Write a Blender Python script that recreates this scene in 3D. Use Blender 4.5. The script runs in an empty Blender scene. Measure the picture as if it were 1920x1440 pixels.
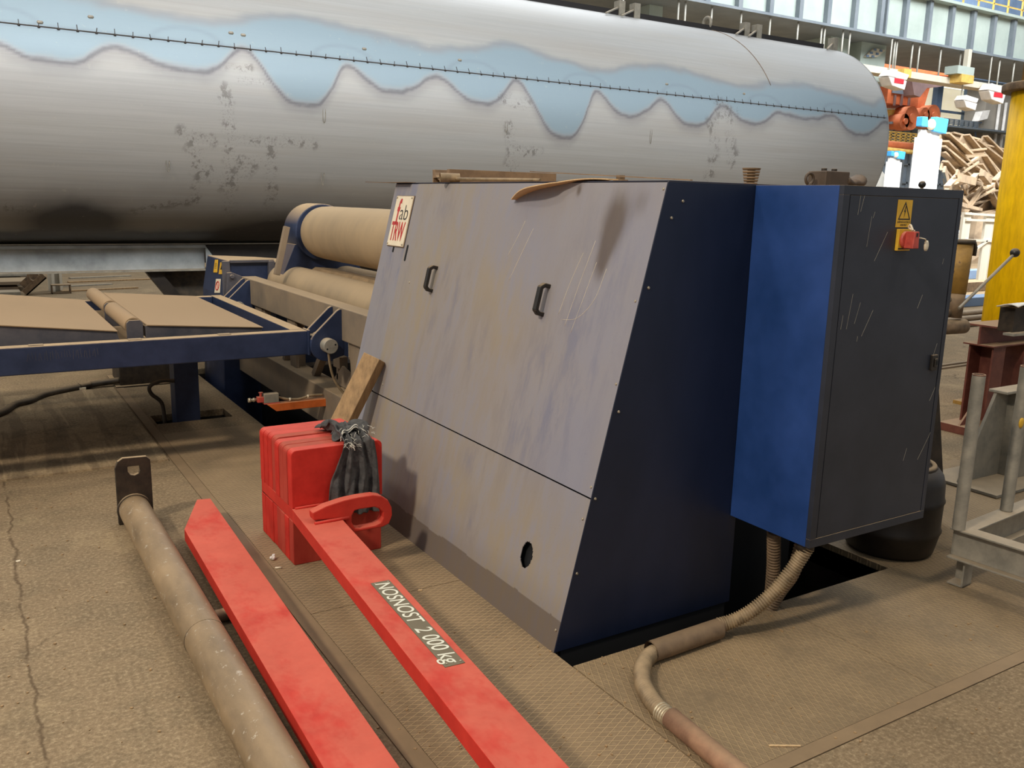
import bpy, bmesh, math, random
from mathutils import Vector, Matrix, noise
random.seed(7)
C = bpy.context.scene.collection
S = bpy.context.scene
PI = math.pi

# ------------------------------------------------------------------ camera
# world frame: X runs along the storage tank (right, away), Y runs along the bending rolls (left, away), Z up, floor at 0, metres
F_PX = 1651.35; YAW = 0.5557026; PITCH = 0.20586; ROLL = 0.0235957; EYE = Vector((0, 0, 1.65))
cy, sy, cp, sp = math.cos(YAW), math.sin(YAW), math.cos(PITCH), math.sin(PITCH)
fw = Vector((sy * cp, cy * cp, -sp)); rt = Vector((cy, -sy, 0)); up = rt.cross(fw)
cr, sr = math.cos(ROLL), math.sin(ROLL)
R2 = cr * rt + sr * up; U2 = -sr * rt + cr * up
cam = bpy.data.cameras.new('camera'); camo = bpy.data.objects.new('camera', cam); C.objects.link(camo)
cam.sensor_width = 36; cam.lens = 36 * F_PX / 1920; cam.clip_end = 500; cam.clip_start = 0.05
m = Matrix((R2, U2, -fw)).transposed().to_4x4(); m.translation = EYE; camo.matrix_world = m
S.camera = camo

def at(px, py, ax, v):
    """point on the plane <ax> = v (0 X, 1 Y, 2 Z) met by the sight line of a photo pixel"""
    d = fw + R2 * ((px - 960) / F_PX) - U2 * ((py - 720) / F_PX)
    t = (v - EYE[ax]) / d[ax]
    return EYE + d * t

# ------------------------------------------------------------------ light and exposure
S.view_settings.view_transform = 'Standard'; S.view_settings.look = 'None'
S.view_settings.gamma = 1; S.view_settings.use_curve_mapping = False
S.view_settings.exposure = 0.0
w = bpy.data.worlds.new('world'); S.world = w; w.use_nodes = True
nt = w.node_tree; nt.nodes.clear()
o_ = nt.nodes.new('ShaderNodeOutputWorld'); bg = nt.nodes.new('ShaderNodeBackground')
tc = nt.nodes.new('ShaderNodeTexCoord'); sx = nt.nodes.new('ShaderNodeSeparateXYZ')
nt.links.new(tc.outputs['Generated'], sx.inputs[0])
# daylight enters from above and from the far end of the hall (+Y, +X); the near end behind the photographer is dim
ma = nt.nodes.new('ShaderNodeMath'); ma.operation = 'MULTIPLY_ADD'; ma.inputs[1].default_value = 0.28; ma.inputs[2].default_value = 0.52
nt.links.new(sx.outputs['Y'], ma.inputs[0])
mb = nt.nodes.new('ShaderNodeMath'); mb.operation = 'MULTIPLY_ADD'; mb.inputs[1].default_value = 0.16
nt.links.new(sx.outputs['Z'], mb.inputs[0]); nt.links.new(ma.outputs[0], mb.inputs[2])
mc = nt.nodes.new('ShaderNodeMath'); mc.operation = 'MAXIMUM'; mc.inputs[1].default_value = 0.22
nt.links.new(mb.outputs[0], mc.inputs[0])
bg.inputs[0].default_value = (0.86, 0.93, 1.0, 1)
nt.links.new(mc.outputs[0], bg.inputs[1]); nt.links.new(bg.outputs[0], o_.inputs[0])

def area(name, loc, size, power, col, target=None, sizey=None):
    l = bpy.data.lights.new(name, 'AREA'); l.energy = power; l.color = col; l.size = size
    if sizey: l.shape = 'RECTANGLE'; l.size_y = sizey
    o = bpy.data.objects.new(name, l); C.objects.link(o); o.location = loc
    if target is not None:
        o.rotation_euler = (Vector(target) - Vector(loc)).to_track_quat('-Z', 'Y').to_euler()
    return o
WARM = (1.0, 0.90, 0.76); DAY = (0.93, 0.97, 1.0)
area('hall_lamp', (-7.0, 0.2, 8.6), 0.9, 830, WARM, (0.5, 3, 0))
area('hall_lamp', (4.5, -0.6, 9.5), 0.9, 170, WARM, (3, 3, 0))
area('hall_lamp', (-4.0, 5.6, 9.5), 0.9, 150, WARM, (1, 5.5, 0))
area('skylight_fill', (14, 20, 16), 12, 1500, DAY, (14, 10, 0), 10)
area('skylight_fill', (30, 9, 17), 24, 9000, DAY, (38, 26, 2), 8)
area('skylight_fill', (4, 8.5, 13), 10, 80, DAY, (4, 10, 0), 4)
l_ = area('tank_fill_high', (4, 2.5, 10.5), 10, 60, DAY, (4.5, 9.4, 3.0), 1.5); l_.data.spread = math.radians(70)  # unseen fill added to brighten the tank, no fixture there
l_ = area('tank_fill_low', (4.5, 4.6, 4.5), 13, 85, DAY, (4.5, 9.0, 2.3), .6); l_.data.spread = math.radians(75)  # second added fill, out of view, lifts the tank's near face
l_ = area('skylight_fill', (18, 7, 12), 6, 1500, DAY, (21, 14, 2.5), 2); l_.data.spread = math.radians(80)  # extra unseen fill added to whiten the welding columns
area('skylight_fill', (41, 29.3, 18), 22, 9000, DAY, (43, 33, 5), 2)  # unseen fill added for the dim orange crane and hall end

# ------------------------------------------------------------------ materials
def lin(c):
    return tuple(((v / 255) / 12.92 if v / 255 <= 0.04045 else ((v / 255 + 0.055) / 1.055) ** 2.4) for v in c) + (1,)
DUST = (178, 150, 112)
class NG:
    def __init__(s, name):
        s.m = bpy.data.materials.new(name); s.m.use_nodes = True; s.t = s.m.node_tree
        s.b = s.t.nodes['Principled BSDF']; s.tc = s.t.nodes.new('ShaderNodeTexCoord')
    def n(s, t, **k):
        x = s.t.nodes.new(t)
        for a, v in k.items(): setattr(x, a, v)
        return x
    def lk(s, a, b): s.t.links.new(a, b)
    def val(s, i, v):
        if hasattr(v, 'is_output'): s.lk(v, i)
        else: i.default_value = v
    def math(s, op, a, b=0.0, c=None, clamp=False):
        x = s.n('ShaderNodeMath', operation=op, use_clamp=clamp); s.val(x.inputs[0], a); s.val(x.inputs[1], b)
        if c is not None: s.val(x.inputs[2], c)
        return x.outputs[0]
    def noise(s, scale, detail=4, rough=.6, vec=None, stretch=None):
        x = s.n('ShaderNodeTexNoise'); x.inputs['Scale'].default_value = scale; x.inputs['Detail'].default_value = detail
        x.inputs['Roughness'].default_value = rough
        v = vec or s.tc.outputs['Object']
        if stretch:
            mp = s.n('ShaderNodeMapping'); mp.inputs['Scale'].default_value = stretch; s.lk(v, mp.inputs[0]); v = mp.outputs[0]
        s.lk(v, x.inputs['Vector']); return x.outputs['Fac']
    def ramp(s, f, a, b):
        x = s.n('ShaderNodeMapRange'); s.val(x.inputs[0], f); x.inputs[1].default_value = a; x.inputs[2].default_value = b
        return x.outputs[0]
    def mix(s, f, a, b, mode='MIX'):
        x = s.n('ShaderNodeMix', data_type='RGBA', blend_type=mode); s.val(x.inputs[0], f); s.val(x.inputs[6], a); s.val(x.inputs[7], b)
        return x.outputs[2]
    def nz(s):
        g = s.n('ShaderNodeNewGeometry'); p = s.n('ShaderNodeSeparateXYZ'); s.lk(g.outputs['Normal'], p.inputs[0]); return p.outputs[2]
    def bump(s, h, strength=.3, dist=.005):
        x = s.n('ShaderNodeBump'); x.inputs['Strength'].default_value = strength; x.inputs['Distance'].default_value = dist
        s.val(x.inputs['Height'], h); s.lk(x.outputs[0], s.b.inputs['Normal'])

def paint(name, rgb, rough=.5, metal=0., dust=.1, dustup=.6, dcol=DUST, sc=6, chip=0., ccol=(70, 45, 30), var=.12, stretch=None, bump=0., spec=.5, wipe=0.):
    g = NG(name); g.b.inputs['Specular IOR Level'].default_value = spec; n1 = g.noise(sc, 5, .65, stretch=stretch); n2 = g.noise(sc * 7, 3, .6)
    base = g.mix(g.ramp(n1, .3, .7), lin([max(0, c * (1 - var)) for c in rgb]), lin([min(255, c * (1 + var)) for c in rgb]))
    if chip > 0:
        cf = g.ramp(g.noise(sc * 4, 6, .75), .74 - chip * .3, .76 - chip * .3)
        base = g.mix(cf, base, lin(ccol))
    up_ = g.ramp(g.nz(), .25, .9)
    a = g.math('MULTIPLY', up_, g.math('MULTIPLY_ADD', n1, dustup * .6, dustup * .7))
    if wipe: a = g.math('MULTIPLY', a, g.math('MULTIPLY_ADD', g.ramp(g.noise(1.9, 5, .7, stretch=(1.6, 1, 1)), .36, .50), wipe, 1 - wipe))
    b = g.math('MULTIPLY', g.ramp(n1, .25, .75), dust * 1.6)
    f = g.math('MAXIMUM', a, b, clamp=True)
    f = g.math('MULTIPLY', f, g.math('MULTIPLY_ADD', n2, .35, .83), clamp=True)
    g.lk(g.mix(f, base, lin(dcol)), g.b.inputs['Base Color'])
    g.lk(g.math('MULTIPLY_ADD', f, max(0, .92 - rough), rough, clamp=True), g.b.inputs['Roughness'])
    g.lk(g.math('MULTIPLY_ADD', f, -metal, metal, clamp=True), g.b.inputs['Metallic'])
    if bump: g.bump(n2, bump)
    return g.m
def plain(name, rgb, rough=.5, metal=0., emit=0):
    g = NG(name); n = g.noise(2.5, 2)
    c = g.mix(g.ramp(n, .3, .7), lin([c * .93 for c in rgb]), lin([min(255, c * 1.05) for c in rgb]))
    g.lk(c, g.b.inputs['Base Color']); g.b.inputs['Roughness'].default_value = rough; g.b.inputs['Metallic'].default_value = metal
    if emit: g.b.inputs['Emission Color'].default_value = lin(rgb); g.b.inputs['Emission Strength'].default_value = emit
    return g.m

M = {}
M['navy'] = paint('navy_paint', (30, 38, 60), .45, dust=.06, dustup=.95, sc=5)
M['navy_clean'] = paint('navy_side_paint', (13, 26, 50), .42, dust=.01, dustup=.7, sc=3, stretch=(1, 1, .4))
M['blue'] = paint('blue_paint', (25, 61, 118), .38, dust=.02, dustup=.8, sc=3)
M['anthracite'] = paint('anthracite_paint', (40, 44, 54), .45, dust=.01, dustup=.8, sc=4)
M['frame_blue'] = paint('frame_blue_paint', (25, 42, 72), .5, dust=.02, dustup=.95, sc=8)
M['dusty'] = paint('dust_covered_paint', (112, 100, 86), .7, dust=.42, dustup=.95, sc=2.2, var=.05, dcol=(160, 136, 104))
M['dustplate'] = paint('dust_covered_plate', (150, 124, 92), .85, dust=.7, dustup=.95, dcol=(160, 132, 98), sc=3, stretch=(1, .25, 1))
M['skirt'] = paint('grey_blue_paint', (62, 66, 78), .5, dust=.1, dustup=.9, sc=6)
M['red'] = paint('red_paint', (190, 48, 36), .62, dust=.04, dustup=.42, wipe=.75, dcol=(212, 130, 104), spec=.2, sc=7, chip=.08, ccol=(120, 70, 55), var=.06)
M['red_plate'] = paint('red_block_paint', (190, 40, 30), .62, dust=.05, dustup=.32, dcol=(216, 126, 106), spec=.2, sc=9, chip=.10, ccol=(130, 92, 70), var=.08)
M['red_plate2'] = paint('dusty_red_block_paint', (172, 44, 34), .65, dust=.16, dustup=.35, dcol=(176, 122, 94), spec=.2, sc=6, chip=.2, ccol=(132, 96, 74), var=.1, stretch=(1, 1, .4))
M['dustpipe'] = paint('dusty_steel_pipe', (132, 110, 82), .30, metal=.15, dust=.22, dustup=.34, dcol=(166, 138, 102), sc=8, stretch=(1, .35, 1), chip=.42, ccol=(190, 178, 158), var=.22, bump=.12)
M['darksteel'] = paint('dark_scaled_steel', (40, 32, 24), .6, metal=.2, dust=.04, dustup=.8, sc=14, var=.3)
M['rubber'] = paint('black_rubber', (28, 27, 26), .6, dust=.12, dustup=.5, sc=12)
M['blackplastic'] = paint('black_plastic', (22, 21, 20), .4, dust=.03, dustup=.45, sc=20)
M['wood'] = paint('raw_board', (150, 118, 78), .8, dust=.2, dustup=.4, sc=5, stretch=(6, 6, 1), var=.18)
M['orange'] = paint('orange_paint', (196, 92, 28), .5, dust=.06, dustup=.5, sc=10)
M['rag'] = paint('charcoal_cloth', (66, 64, 62), .95, dust=.12, dustup=.1, dcol=(112, 108, 100), sc=22, var=.35, bump=.4)
M['whitethread'] = paint('white_thread', (214, 208, 192), .9, dust=.05, dustup=.1, sc=30)
M['roll'] = paint('dust_covered_roll', (148, 128, 100), .7, dust=.6, dustup=.75, dcol=(176, 150, 114), sc=1.2, stretch=(1, 2.5, 1), var=.03)
M['brown_dk'] = paint('dark_brown_steel', (72, 58, 45), .6, dust=.06, dustup=.45, dcol=(130, 108, 84), sc=14)
M['conduit'] = paint('dusty_metal_conduit', (128, 110, 84), .5, metal=.3, dust=.3, dustup=.5, sc=16, var=.25)
M['conduit_clean'] = paint('bright_metal_conduit', (190, 178, 150), .4, metal=.5, dust=.1, dustup=.2, sc=16, var=.25)
M['rustpipe'] = paint('rusty_red_pipe', (146, 104, 80), .6, metal=.1, dust=.25, dustup=.45, sc=14, var=.2, chip=.15, ccol=(120, 74, 56))
M['brownpipe'] = paint('brown_pipe', (112, 90, 68), .6, metal=.1, dust=.3, dustup=.5, dcol=(138, 114, 84), sc=14, var=.15)
M['galv'] = paint('galvanised_steel', (150, 146, 134), .45, metal=.3, dust=.12, dustup=.55, sc=12, chip=.06, ccol=(80, 60, 46))
M['greypaint'] = paint('grey_paint', (120, 118, 108), .5, dust=.15, dustup=.6, sc=9, chip=.1, ccol=(80, 50, 36))
M['oxide'] = paint('red_oxide_paint', (96, 40, 32), .55, dust=.08, dustup=.65, sc=9, chip=.06, ccol=(170, 140, 120))
M['yellow'] = paint('yellow_paint', (240, 184, 0), .6, spec=.15, dust=.0, dustup=.1, sc=7, stretch=(4, 4, .8), var=.1, chip=.10, ccol=(90, 70, 24))
M['yellow_rust'] = paint('rusty_yellow_paint', (150, 112, 42), .6, dust=.1, dustup=.3, sc=5, var=.3, chip=.45, ccol=(90, 60, 30))
M['rust'] = paint('brown_rust', (92, 72, 52), .7, dust=.15, dustup=.6, sc=14, var=.25)
M['oily'] = paint('oily_black_metal', (30, 25, 21), .45, dust=.05, dustup=.35, dcol=(110, 92, 72), sc=7, var=.35)
M['black'] = plain('pit_black', (10, 10, 11), .8)
M['screw'] = paint('zinc_screw', (176, 166, 146), .35, metal=.7, dust=.2, dustup=.3, sc=30)
M['cream'] = paint('cream_plate', (232, 216, 186), .5, dust=.05, dustup=.1, sc=20, var=.04)
M['signred'] = plain('sign_red', (196, 52, 50), .5)
M['signblack'] = plain('sign_black', (28, 22, 20), .5)
M['warnyellow'] = paint('warning_yellow', (222, 172, 40), .5, dust=.05, dustup=.1, sc=30, var=.05)
M['switchred'] = paint('switch_red', (190, 64, 54), .45, dust=.1, dustup=.5, sc=30)
M['tagplate'] = paint('brushed_name_plate', (112, 100, 76), .5, metal=.25, dust=.2, dustup=.2, dcol=(120, 106, 78), sc=20, var=.06)
M['stencil'] = plain('stencil_cream', (226, 220, 196), .5)
M['paper'] = plain('white_paper', (232, 226, 214), .8)
M['cardboard'] = paint('cardboard', (216, 180, 132), .9, dust=.1, dustup=.2, sc=8, stretch=(1, 20, 1))
M['channel'] = paint('brown_steel_profile', (116, 92, 70), .6, dust=.2, dustup=.7, sc=10)
M['flange'] = paint('bare_steel_beam', (160, 164, 163), .45, metal=.1, dust=.03, dustup=.25, dcol=(200, 200, 196), sc=3, var=.14)
M['seam'] = plain('weld_tack', (54, 46, 40), .6)
# background paints
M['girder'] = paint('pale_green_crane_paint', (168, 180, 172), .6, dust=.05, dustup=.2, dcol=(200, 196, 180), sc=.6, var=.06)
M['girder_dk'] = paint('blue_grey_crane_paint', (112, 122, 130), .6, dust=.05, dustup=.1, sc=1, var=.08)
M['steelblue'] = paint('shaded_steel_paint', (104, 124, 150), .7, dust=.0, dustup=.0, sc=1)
M['lattice'] = paint('pale_steel_rod', (176, 176, 168), .6, dust=.1, dustup=.3, sc=3)
M['craneorange'] = paint('crane_orange', (214, 112, 66), .6, dust=.05, dustup=.3, sc=1.5, var=.1)
M['tarp'] = paint('brown_violet_sheet', (132, 106, 108), .8, dust=.1, dustup=.2, sc=1)
M['cladlit'] = plain('translucent_daylit_cladding', (226, 214, 184), .8, emit=.75)
M['whitewall'] = paint('pale_cladding', (206, 198, 180), .8, dust=.1, dustup=.1, sc=.8, var=.06, stretch=(6, 6, .4))
M['greywall'] = paint('grey_concrete', (150, 144, 134), .85, dust=.1, dustup=.2, sc=.7, var=.07)
M['window_blue'] = paint('grey_blue_panes', (120, 132, 144), .4, dust=.03, dustup=.1, sc=1)
M['rail'] = paint('yellow_rail_paint', (214, 176, 90), .6, dust=.05, dustup=.2, sc=4)
M['lamp_white'] = plain('lamp_housing_white', (232, 226, 218), .5)
M['lamp_red'] = plain('lamp_label_red', (214, 44, 56), .5)
M['white_paint'] = plain('white_paint', (238, 238, 236), .5)
M['skyblue'] = plain('sky_blue_paint', (70, 160, 220), .5)
M['scrap'] = paint('tan_rusty_steel', (140, 118, 94), .75, dust=.3, dustup=.6, dcol=(180, 158, 126), sc=2, var=.25)
M['tankgrey'] = paint('pale_grey_tank', (170, 168, 160), .5, metal=.2, dust=.1, dustup=.4, sc=1.5)
M['daylight'] = plain('daylit_glazing', (225, 240, 252), .4, emit=1.6)

# ------------------------------------------------------------------ mesh builder
class MB:
    def __init__(s): s.v = []; s.f = []; s.sm = []
    def add(s, vs, fs, smooth=False):
        b = len(s.v); s.v += [Vector(v) for v in vs]; s.f += [tuple(b + i for i in f) for f in fs]; s.sm += [smooth] * len(fs); return s
    def box(s, x0, x1, y0, y1, z0, z1, T=None):
        vs = [Vector((x, y, z)) for z in (z0, z1) for y in (y0, y1) for x in (x0, x1)]
        if T: vs = [T @ v for v in vs]
        return s.add(vs, [(0, 2, 3, 1), (4, 5, 7, 6), (0, 1, 5, 4), (2, 6, 7, 3), (0, 4, 6, 2), (1, 3, 7, 5)])
    def prism(s, pts, ax, a, b, T=None, smooth=False):
        n = len(pts)
        def mk(p, q): return Vector((q, p[0], p[1])) if ax == 0 else Vector((p[0], q, p[1])) if ax == 1 else Vector((p[0], p[1], q))
        vs = [mk(p, a) for p in pts] + [mk(p, b) for p in pts]
        if T: vs = [T @ v for v in vs]
        s.add(vs, [tuple(range(n))[::-1], tuple(range(n, 2 * n))])
        b_ = len(s.v) - 2 * n
        for i in range(n):
            j = (i + 1) % n; s.f.append((b_ + i, b_ + j, b_ + n + j, b_ + n + i)); s.sm.append(smooth)
        return s
    def loft(s, rings, closed=True, caps=True, smooth=True):
        n = len(rings[0]); b = len(s.v)
        for r in rings: s.v += [Vector(p) for p in r]
        for k in range(len(rings) - 1):
            for i in range(n if closed else n - 1):
                j = (i + 1) % n; s.f.append((b + k * n + i, b + k * n + j, b + (k + 1) * n + j, b + (k + 1) * n + i)); s.sm.append(smooth)
        if caps and closed:
            s.f.append(tuple(b + i for i in range(n))[::-1]); s.sm.append(False)
            e = b + (len(rings) - 1) * n; s.f.append(tuple(e + i for i in range(n))); s.sm.append(False)
        return s
    def cyl(s, p0, p1, r, r1=None, n=24, caps=True, smooth=True):
        return s.tube([p0, p1], [r, r if r1 is None else r1], n, caps, smooth)
    def tube(s, path, r, n=12, caps=True, smooth=True):
        path = [Vector(p) for p in path]; rs = r if isinstance(r, (list, tuple)) else [r] * len(path)
        rings = []; prev = None
        for i, p in enumerate(path):
            t = (path[min(i + 1, len(path) - 1)] - path[max(i - 1, 0)]).normalized()
            if prev is None: u = t.orthogonal().normalized()
            else:
                u = prev - t * prev.dot(t); u.normalize()
            prev = u; v = t.cross(u)
            rings.append([p + (u * math.cos(2 * PI * k / n) + v * math.sin(2 * PI * k / n)) * rs[i] for k in range(n)])
        return s.loft(rings, True, caps, smooth)
    def bar(s, p0, p1, w, h, up=(0, 0, 1)):
        p0 = Vector(p0); p1 = Vector(p1); t = (p1 - p0).normalized(); sd = t.cross(Vector(up)).normalized(); u = sd.cross(t)
        vs = [p + sd * a * w / 2 + u * b * h / 2 for p in (p0, p1) for a, b in ((-1, -1), (1, -1), (1, 1), (-1, 1))]
        return s.add(vs, [(0, 1, 2, 3)[::-1], (4, 5, 6, 7), (0, 4, 5, 1)[::-1], (1, 5, 6, 2)[::-1], (2, 6, 7, 3)[::-1], (3, 7, 4, 0)[::-1]])
    def sphere(s, c, r, n=20, sq=(1, 1, 1)):
        c = Vector(c); rings = []
        for k in range(1, n // 2):
            a = PI * k / (n // 2)
            rings.append([c + Vector((math.sin(a) * math.cos(2 * PI * i / n) * sq[0], math.sin(a) * math.sin(2 * PI * i / n) * sq[1], -math.cos(a) * sq[2])) * r for i in range(n)])
        return s.loft(rings)
    def torus(s, c, R, r, ax=1, n=28, k=10, squash=1.):
        c = Vector(c); u, v = [(Vector((0, 1, 0)), Vector((0, 0, 1))), (Vector((1, 0, 0)), Vector((0, 0, 1))), (Vector((1, 0, 0)), Vector((0, 1, 0)))][ax]; w_ = u.cross(v)
        rings = []
        for i in range(n + 1):
            a = 2 * PI * i / n; d = u * math.cos(a) + v * math.sin(a) * squash
            rings.append([c + d * R + (d * math.cos(2 * PI * j / k) + w_ * math.sin(2 * PI * j / k)) * r for j in range(k)])
        return s.loft(rings, caps=False)
    def xf(s, T): s.v = [T @ v for v in s.v]; return s
    def make(s, name, mat, parent=None, base=None, bevel=0, weld=False):
        root = parent
        while root is not None and root.parent: root = root.parent
        off = Vector(root['_base']) if root is not None else Vector(base or (0, 0, 0))
        me = bpy.data.meshes.new(name); me.from_pydata([v - off for v in s.v], [], s.f); me.update()
        me.polygons.foreach_set('use_smooth', s.sm)
        me.materials.append(M[mat] if isinstance(mat, str) else mat)
        bm = bmesh.new(); bm.from_mesh(me); bmesh.ops.recalc_face_normals(bm, faces=bm.faces); bm.to_mesh(me); bm.free()
        o = bpy.data.objects.new(name, me); C.objects.link(o)
        if parent is None: o.location = off; o['_base'] = tuple(off)
        else: o.parent = parent
        if bevel:
            b = o.modifiers.new('bevel', 'BEVEL'); b.width = bevel; b.segments = 2; b.limit_method = 'ANGLE'; b.angle_limit = .6
        return o
def tag(o, label=None, cat=None, group=None, kind=None):
    if label: o['label'] = label
    if cat: o['category'] = cat
    if group: o['group'] = group
    if kind or (cat and 'kind' not in o): o['kind'] = kind or 'thing'
    return o
def thing(name, label, cat, base, group=None):
    o = bpy.data.objects.new(name, None); C.objects.link(o); o.location = base; o['_base'] = tuple(base); o.empty_display_size = .1
    return tag(o, label, cat, group)
def struct(o): o['kind'] = 'structure'; return o
def dup(root, loc, label=None):
    r = root.copy(); C.objects.link(r); r.location = loc
    if label: r['label'] = label
    for ch in list(root.children):
        c = ch.copy(); C.objects.link(c); c.parent = r
        for g in list(ch.children):
            d = g.copy(); C.objects.link(d); d.parent = c
    return r
def smooth_path(pts, n=8):
    pts = [Vector(p) for p in pts]; out = []
    P = [pts[0] * 2 - pts[1]] + pts + [pts[-1] * 2 - pts[-2]]
    for i in range(1, len(P) - 2):
        for k in range(n):
            t = k / n; a, b, c, d = P[i - 1:i + 3]
            out.append(.5 * ((2 * b) + (c - a) * t + (2 * a - 5 * b + 4 * c - d) * t * t + (3 * b - a - 3 * c + d) * t ** 3))
    out.append(pts[-1]); return out
def text(name, body, size, mat, parent, T, extrude=.0006, sx_=1., align='CENTER', bold=0.):
    cu = bpy.data.curves.new(name, 'FONT'); cu.body = body; cu.size = size; cu.extrude = extrude; cu.align_x = align; cu.align_y = 'CENTER'; cu.offset = bold
    tmp = bpy.data.objects.new(name + '_tmp', cu); C.objects.link(tmp)
    dg = bpy.context.evaluated_depsgraph_get(); me = bpy.data.meshes.new_from_object(tmp.evaluated_get(dg))
    bpy.data.objects.remove(tmp); me.materials.clear(); me.materials.append(M[mat])
    root = parent
    while root.parent: root = root.parent
    me.transform(Matrix.Translation(-Vector(root['_base'])) @ T @ Matrix.Diagonal((sx_, 1, 1, 1)))
    o = bpy.data.objects.new(name, me); C.objects.link(o); o.parent = parent; return o
def frame_T(o, x, y):
    x = Vector(x).normalized(); z = x.cross(Vector(y)).normalized(); y = z.cross(x)
    t = Matrix((x, y, z)).transposed().to_4x4(); t.translation = Vector(o); return t
def gauss(d, s): return math.exp(-(d / s) ** 2)
def sstep(a, b, x):
    t = max(0, min(1, (x - a) / (b - a))); return t * t * (3 - 2 * t)
def fbm(x, y, z=0, o=4): return noise.fractal(Vector((x, y, z)), 1.0, 2.0, o)

# ------------------------------------------------------------------ floor materials
CRX, CRS = .055, .004
def concrete(name, c1, c2, c3, crack=True, streak=False):
    g = NG(name)
    n0 = g.noise(.55, 4, .6); n1 = g.noise(3.2, 6, .7); n2 = g.noise(64, 5, .75); n3 = g.noise(190, 2, .6)
    c = g.mix(g.ramp(n0, .35, .65), lin(c1), lin(c2))
    c = g.mix(g.ramp(n1, .48, .70), c, lin(c3))
    sp = g.ramp(n2, .50, .66); c = g.mix(g.math('MULTIPLY', sp, .34), c, lin((214, 190, 150)))
    dk = g.ramp(n2, .48, .36); c = g.mix(g.math('MULTIPLY', dk, .48), c, lin((98, 80, 58)))
    gr = g.ramp(g.noise(2.2, 6, .75, stretch=(1, 1.6, 1)), .60, .68); c = g.mix(g.math('MULTIPLY', gr, .45), c, lin((110, 92, 68)))
    sc = g.ramp(g.noise(1.6, 4, .8, stretch=(1, 7, 1)), .66, .72); c = g.mix(g.math('MULTIPLY', sc, .35), c, lin((214, 190, 148)))
    pat = g.ramp(g.noise(1.3, 5, .7), .55, .66); c = g.mix(g.math('MULTIPLY', pat, .28), c, lin((196, 170, 128)))
    if streak:
        st1 = g.ramp(g.noise(2.4, 4, .6, stretch=(3.2, .28, 1)), .50, .56); c = g.mix(g.math('MULTIPLY', st1, .5), c, lin((112, 94, 72)))
        st2 = g.ramp(g.noise(5.5, 4, .6, stretch=(3, .16, 1)), .60, .66); c = g.mix(g.math('MULTIPLY', st2, .55), c, lin((190, 164, 126)))
    h = g.math('ADD', n2, g.math('MULTIPLY', n3, .4))
    if crack:
        sx3 = g.n('ShaderNodeSeparateXYZ'); g.lk(g.tc.outputs['Object'], sx3.inputs[0])
        off = g.math('MULTIPLY_ADD', g.noise(3.5, 5, .65), .10, CRX - .05)
        dl = g.math('ABSOLUTE', g.math('SUBTRACT', sx3.outputs[0], g.math('ADD', off, g.math('MULTIPLY', sx3.outputs[1], CRS))))
        lf_ = g.math('MULTIPLY', g.ramp(dl, .009, .002), g.ramp(g.noise(5, 3), .38, .5))
        c = g.mix(g.math('MULTIPLY', lf_, .7), c, lin((84, 66, 46)))
        v = g.n('ShaderNodeTexVoronoi', feature='DISTANCE_TO_EDGE'); v.inputs['Scale'].default_value = .8
        mp = g.n('ShaderNodeVectorMath', operation='ADD'); g.lk(g.tc.outputs['Object'], mp.inputs[0])
        nn = g.n('ShaderNodeTexNoise'); nn.inputs['Scale'].default_value = 2.5; nn.inputs['Detail'].default_value = 5
        g.lk(g.tc.outputs['Object'], nn.inputs['Vector']); g.lk(nn.outputs['Color'], mp.inputs[1]); g.lk(mp.outputs[0], v.inputs['Vector'])
        cf = g.ramp(v.outputs['Distance'], .012, .002)
        cf = g.math('MULTIPLY', cf, g.ramp(g.noise(1.1), .50, .62))
        c = g.mix(g.math('MULTIPLY', cf, .75), c, lin((88, 70, 50))); h = g.math('SUBTRACT', h, g.math('MULTIPLY', cf, 1.2))
    g.lk(c, g.b.inputs['Base Color']); g.b.inputs['Roughness'].default_value = .93; g.b.inputs['Specular IOR Level'].default_value = .25
    g.bump(h, .55, .006); return g.m
def checker(name, longx, c_cell, c_line, fade):
    g = NG(name); s = g.n('ShaderNodeSeparateXYZ'); g.lk(g.tc.outputs['Object'], s.inputs[0])
    a, b = (.054, .0265) if longx else (.0265, .054)
    u = g.math('DIVIDE', s.outputs[0], a); v = g.math('DIVIDE', s.outputs[1], b)
    def line(q):
        d = g.math('ABSOLUTE', g.math('SUBTRACT', g.math('FRACT', q), .5)); return g.ramp(d, .40, .46)
    l = g.math('MAXIMUM', line(g.math('ADD', u, v)), line(g.math('SUBTRACT', u, v)))
    n1 = g.noise(2.4, 5, .7); n2 = g.noise(45, 4, .7)
    vis = g.ramp(n1, *fade)
    c = g.mix(g.ramp(n1, .3, .7), lin([q * .88 for q in c_cell]), lin([min(255, q * 1.10) for q in c_cell]))
    c = g.mix(g.math('MULTIPLY', g.ramp(n2, .5, .7), .3), c, lin((180, 154, 116)))
    lf = g.math('MULTIPLY', l, vis)
    c = g.mix(g.math('MULTIPLY', lf, .85), c, lin(c_line))
    g.lk(c, g.b.inputs['Base Color']); g.b.inputs['Roughness'].default_value = .8
    g.bump(g.math('ADD', lf, g.math('MULTIPLY', n2, .35)), .8, .0035); return g.m
M['concrete'] = concrete('dusty_concrete', (128, 107, 80), (143, 121, 92), (116, 99, 75))
M['concrete_dk'] = concrete('trodden_concrete', (150, 128, 98), (166, 142, 108), (112, 95, 72), False, True)
M['checker'] = checker('tear_plate_walkway', True, (134, 111, 81), (186, 156, 114), (.2, .42))
M['checker2'] = checker('tear_plate_dusty', False, (132, 110, 80), (176, 147, 106), (.36, .55))
M['strip'] = paint('worn_steel_strip', (124, 102, 76), .6, metal=.15, dust=.3, dustup=.55, dcol=(150, 124, 90), sc=9, var=.12)

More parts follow.
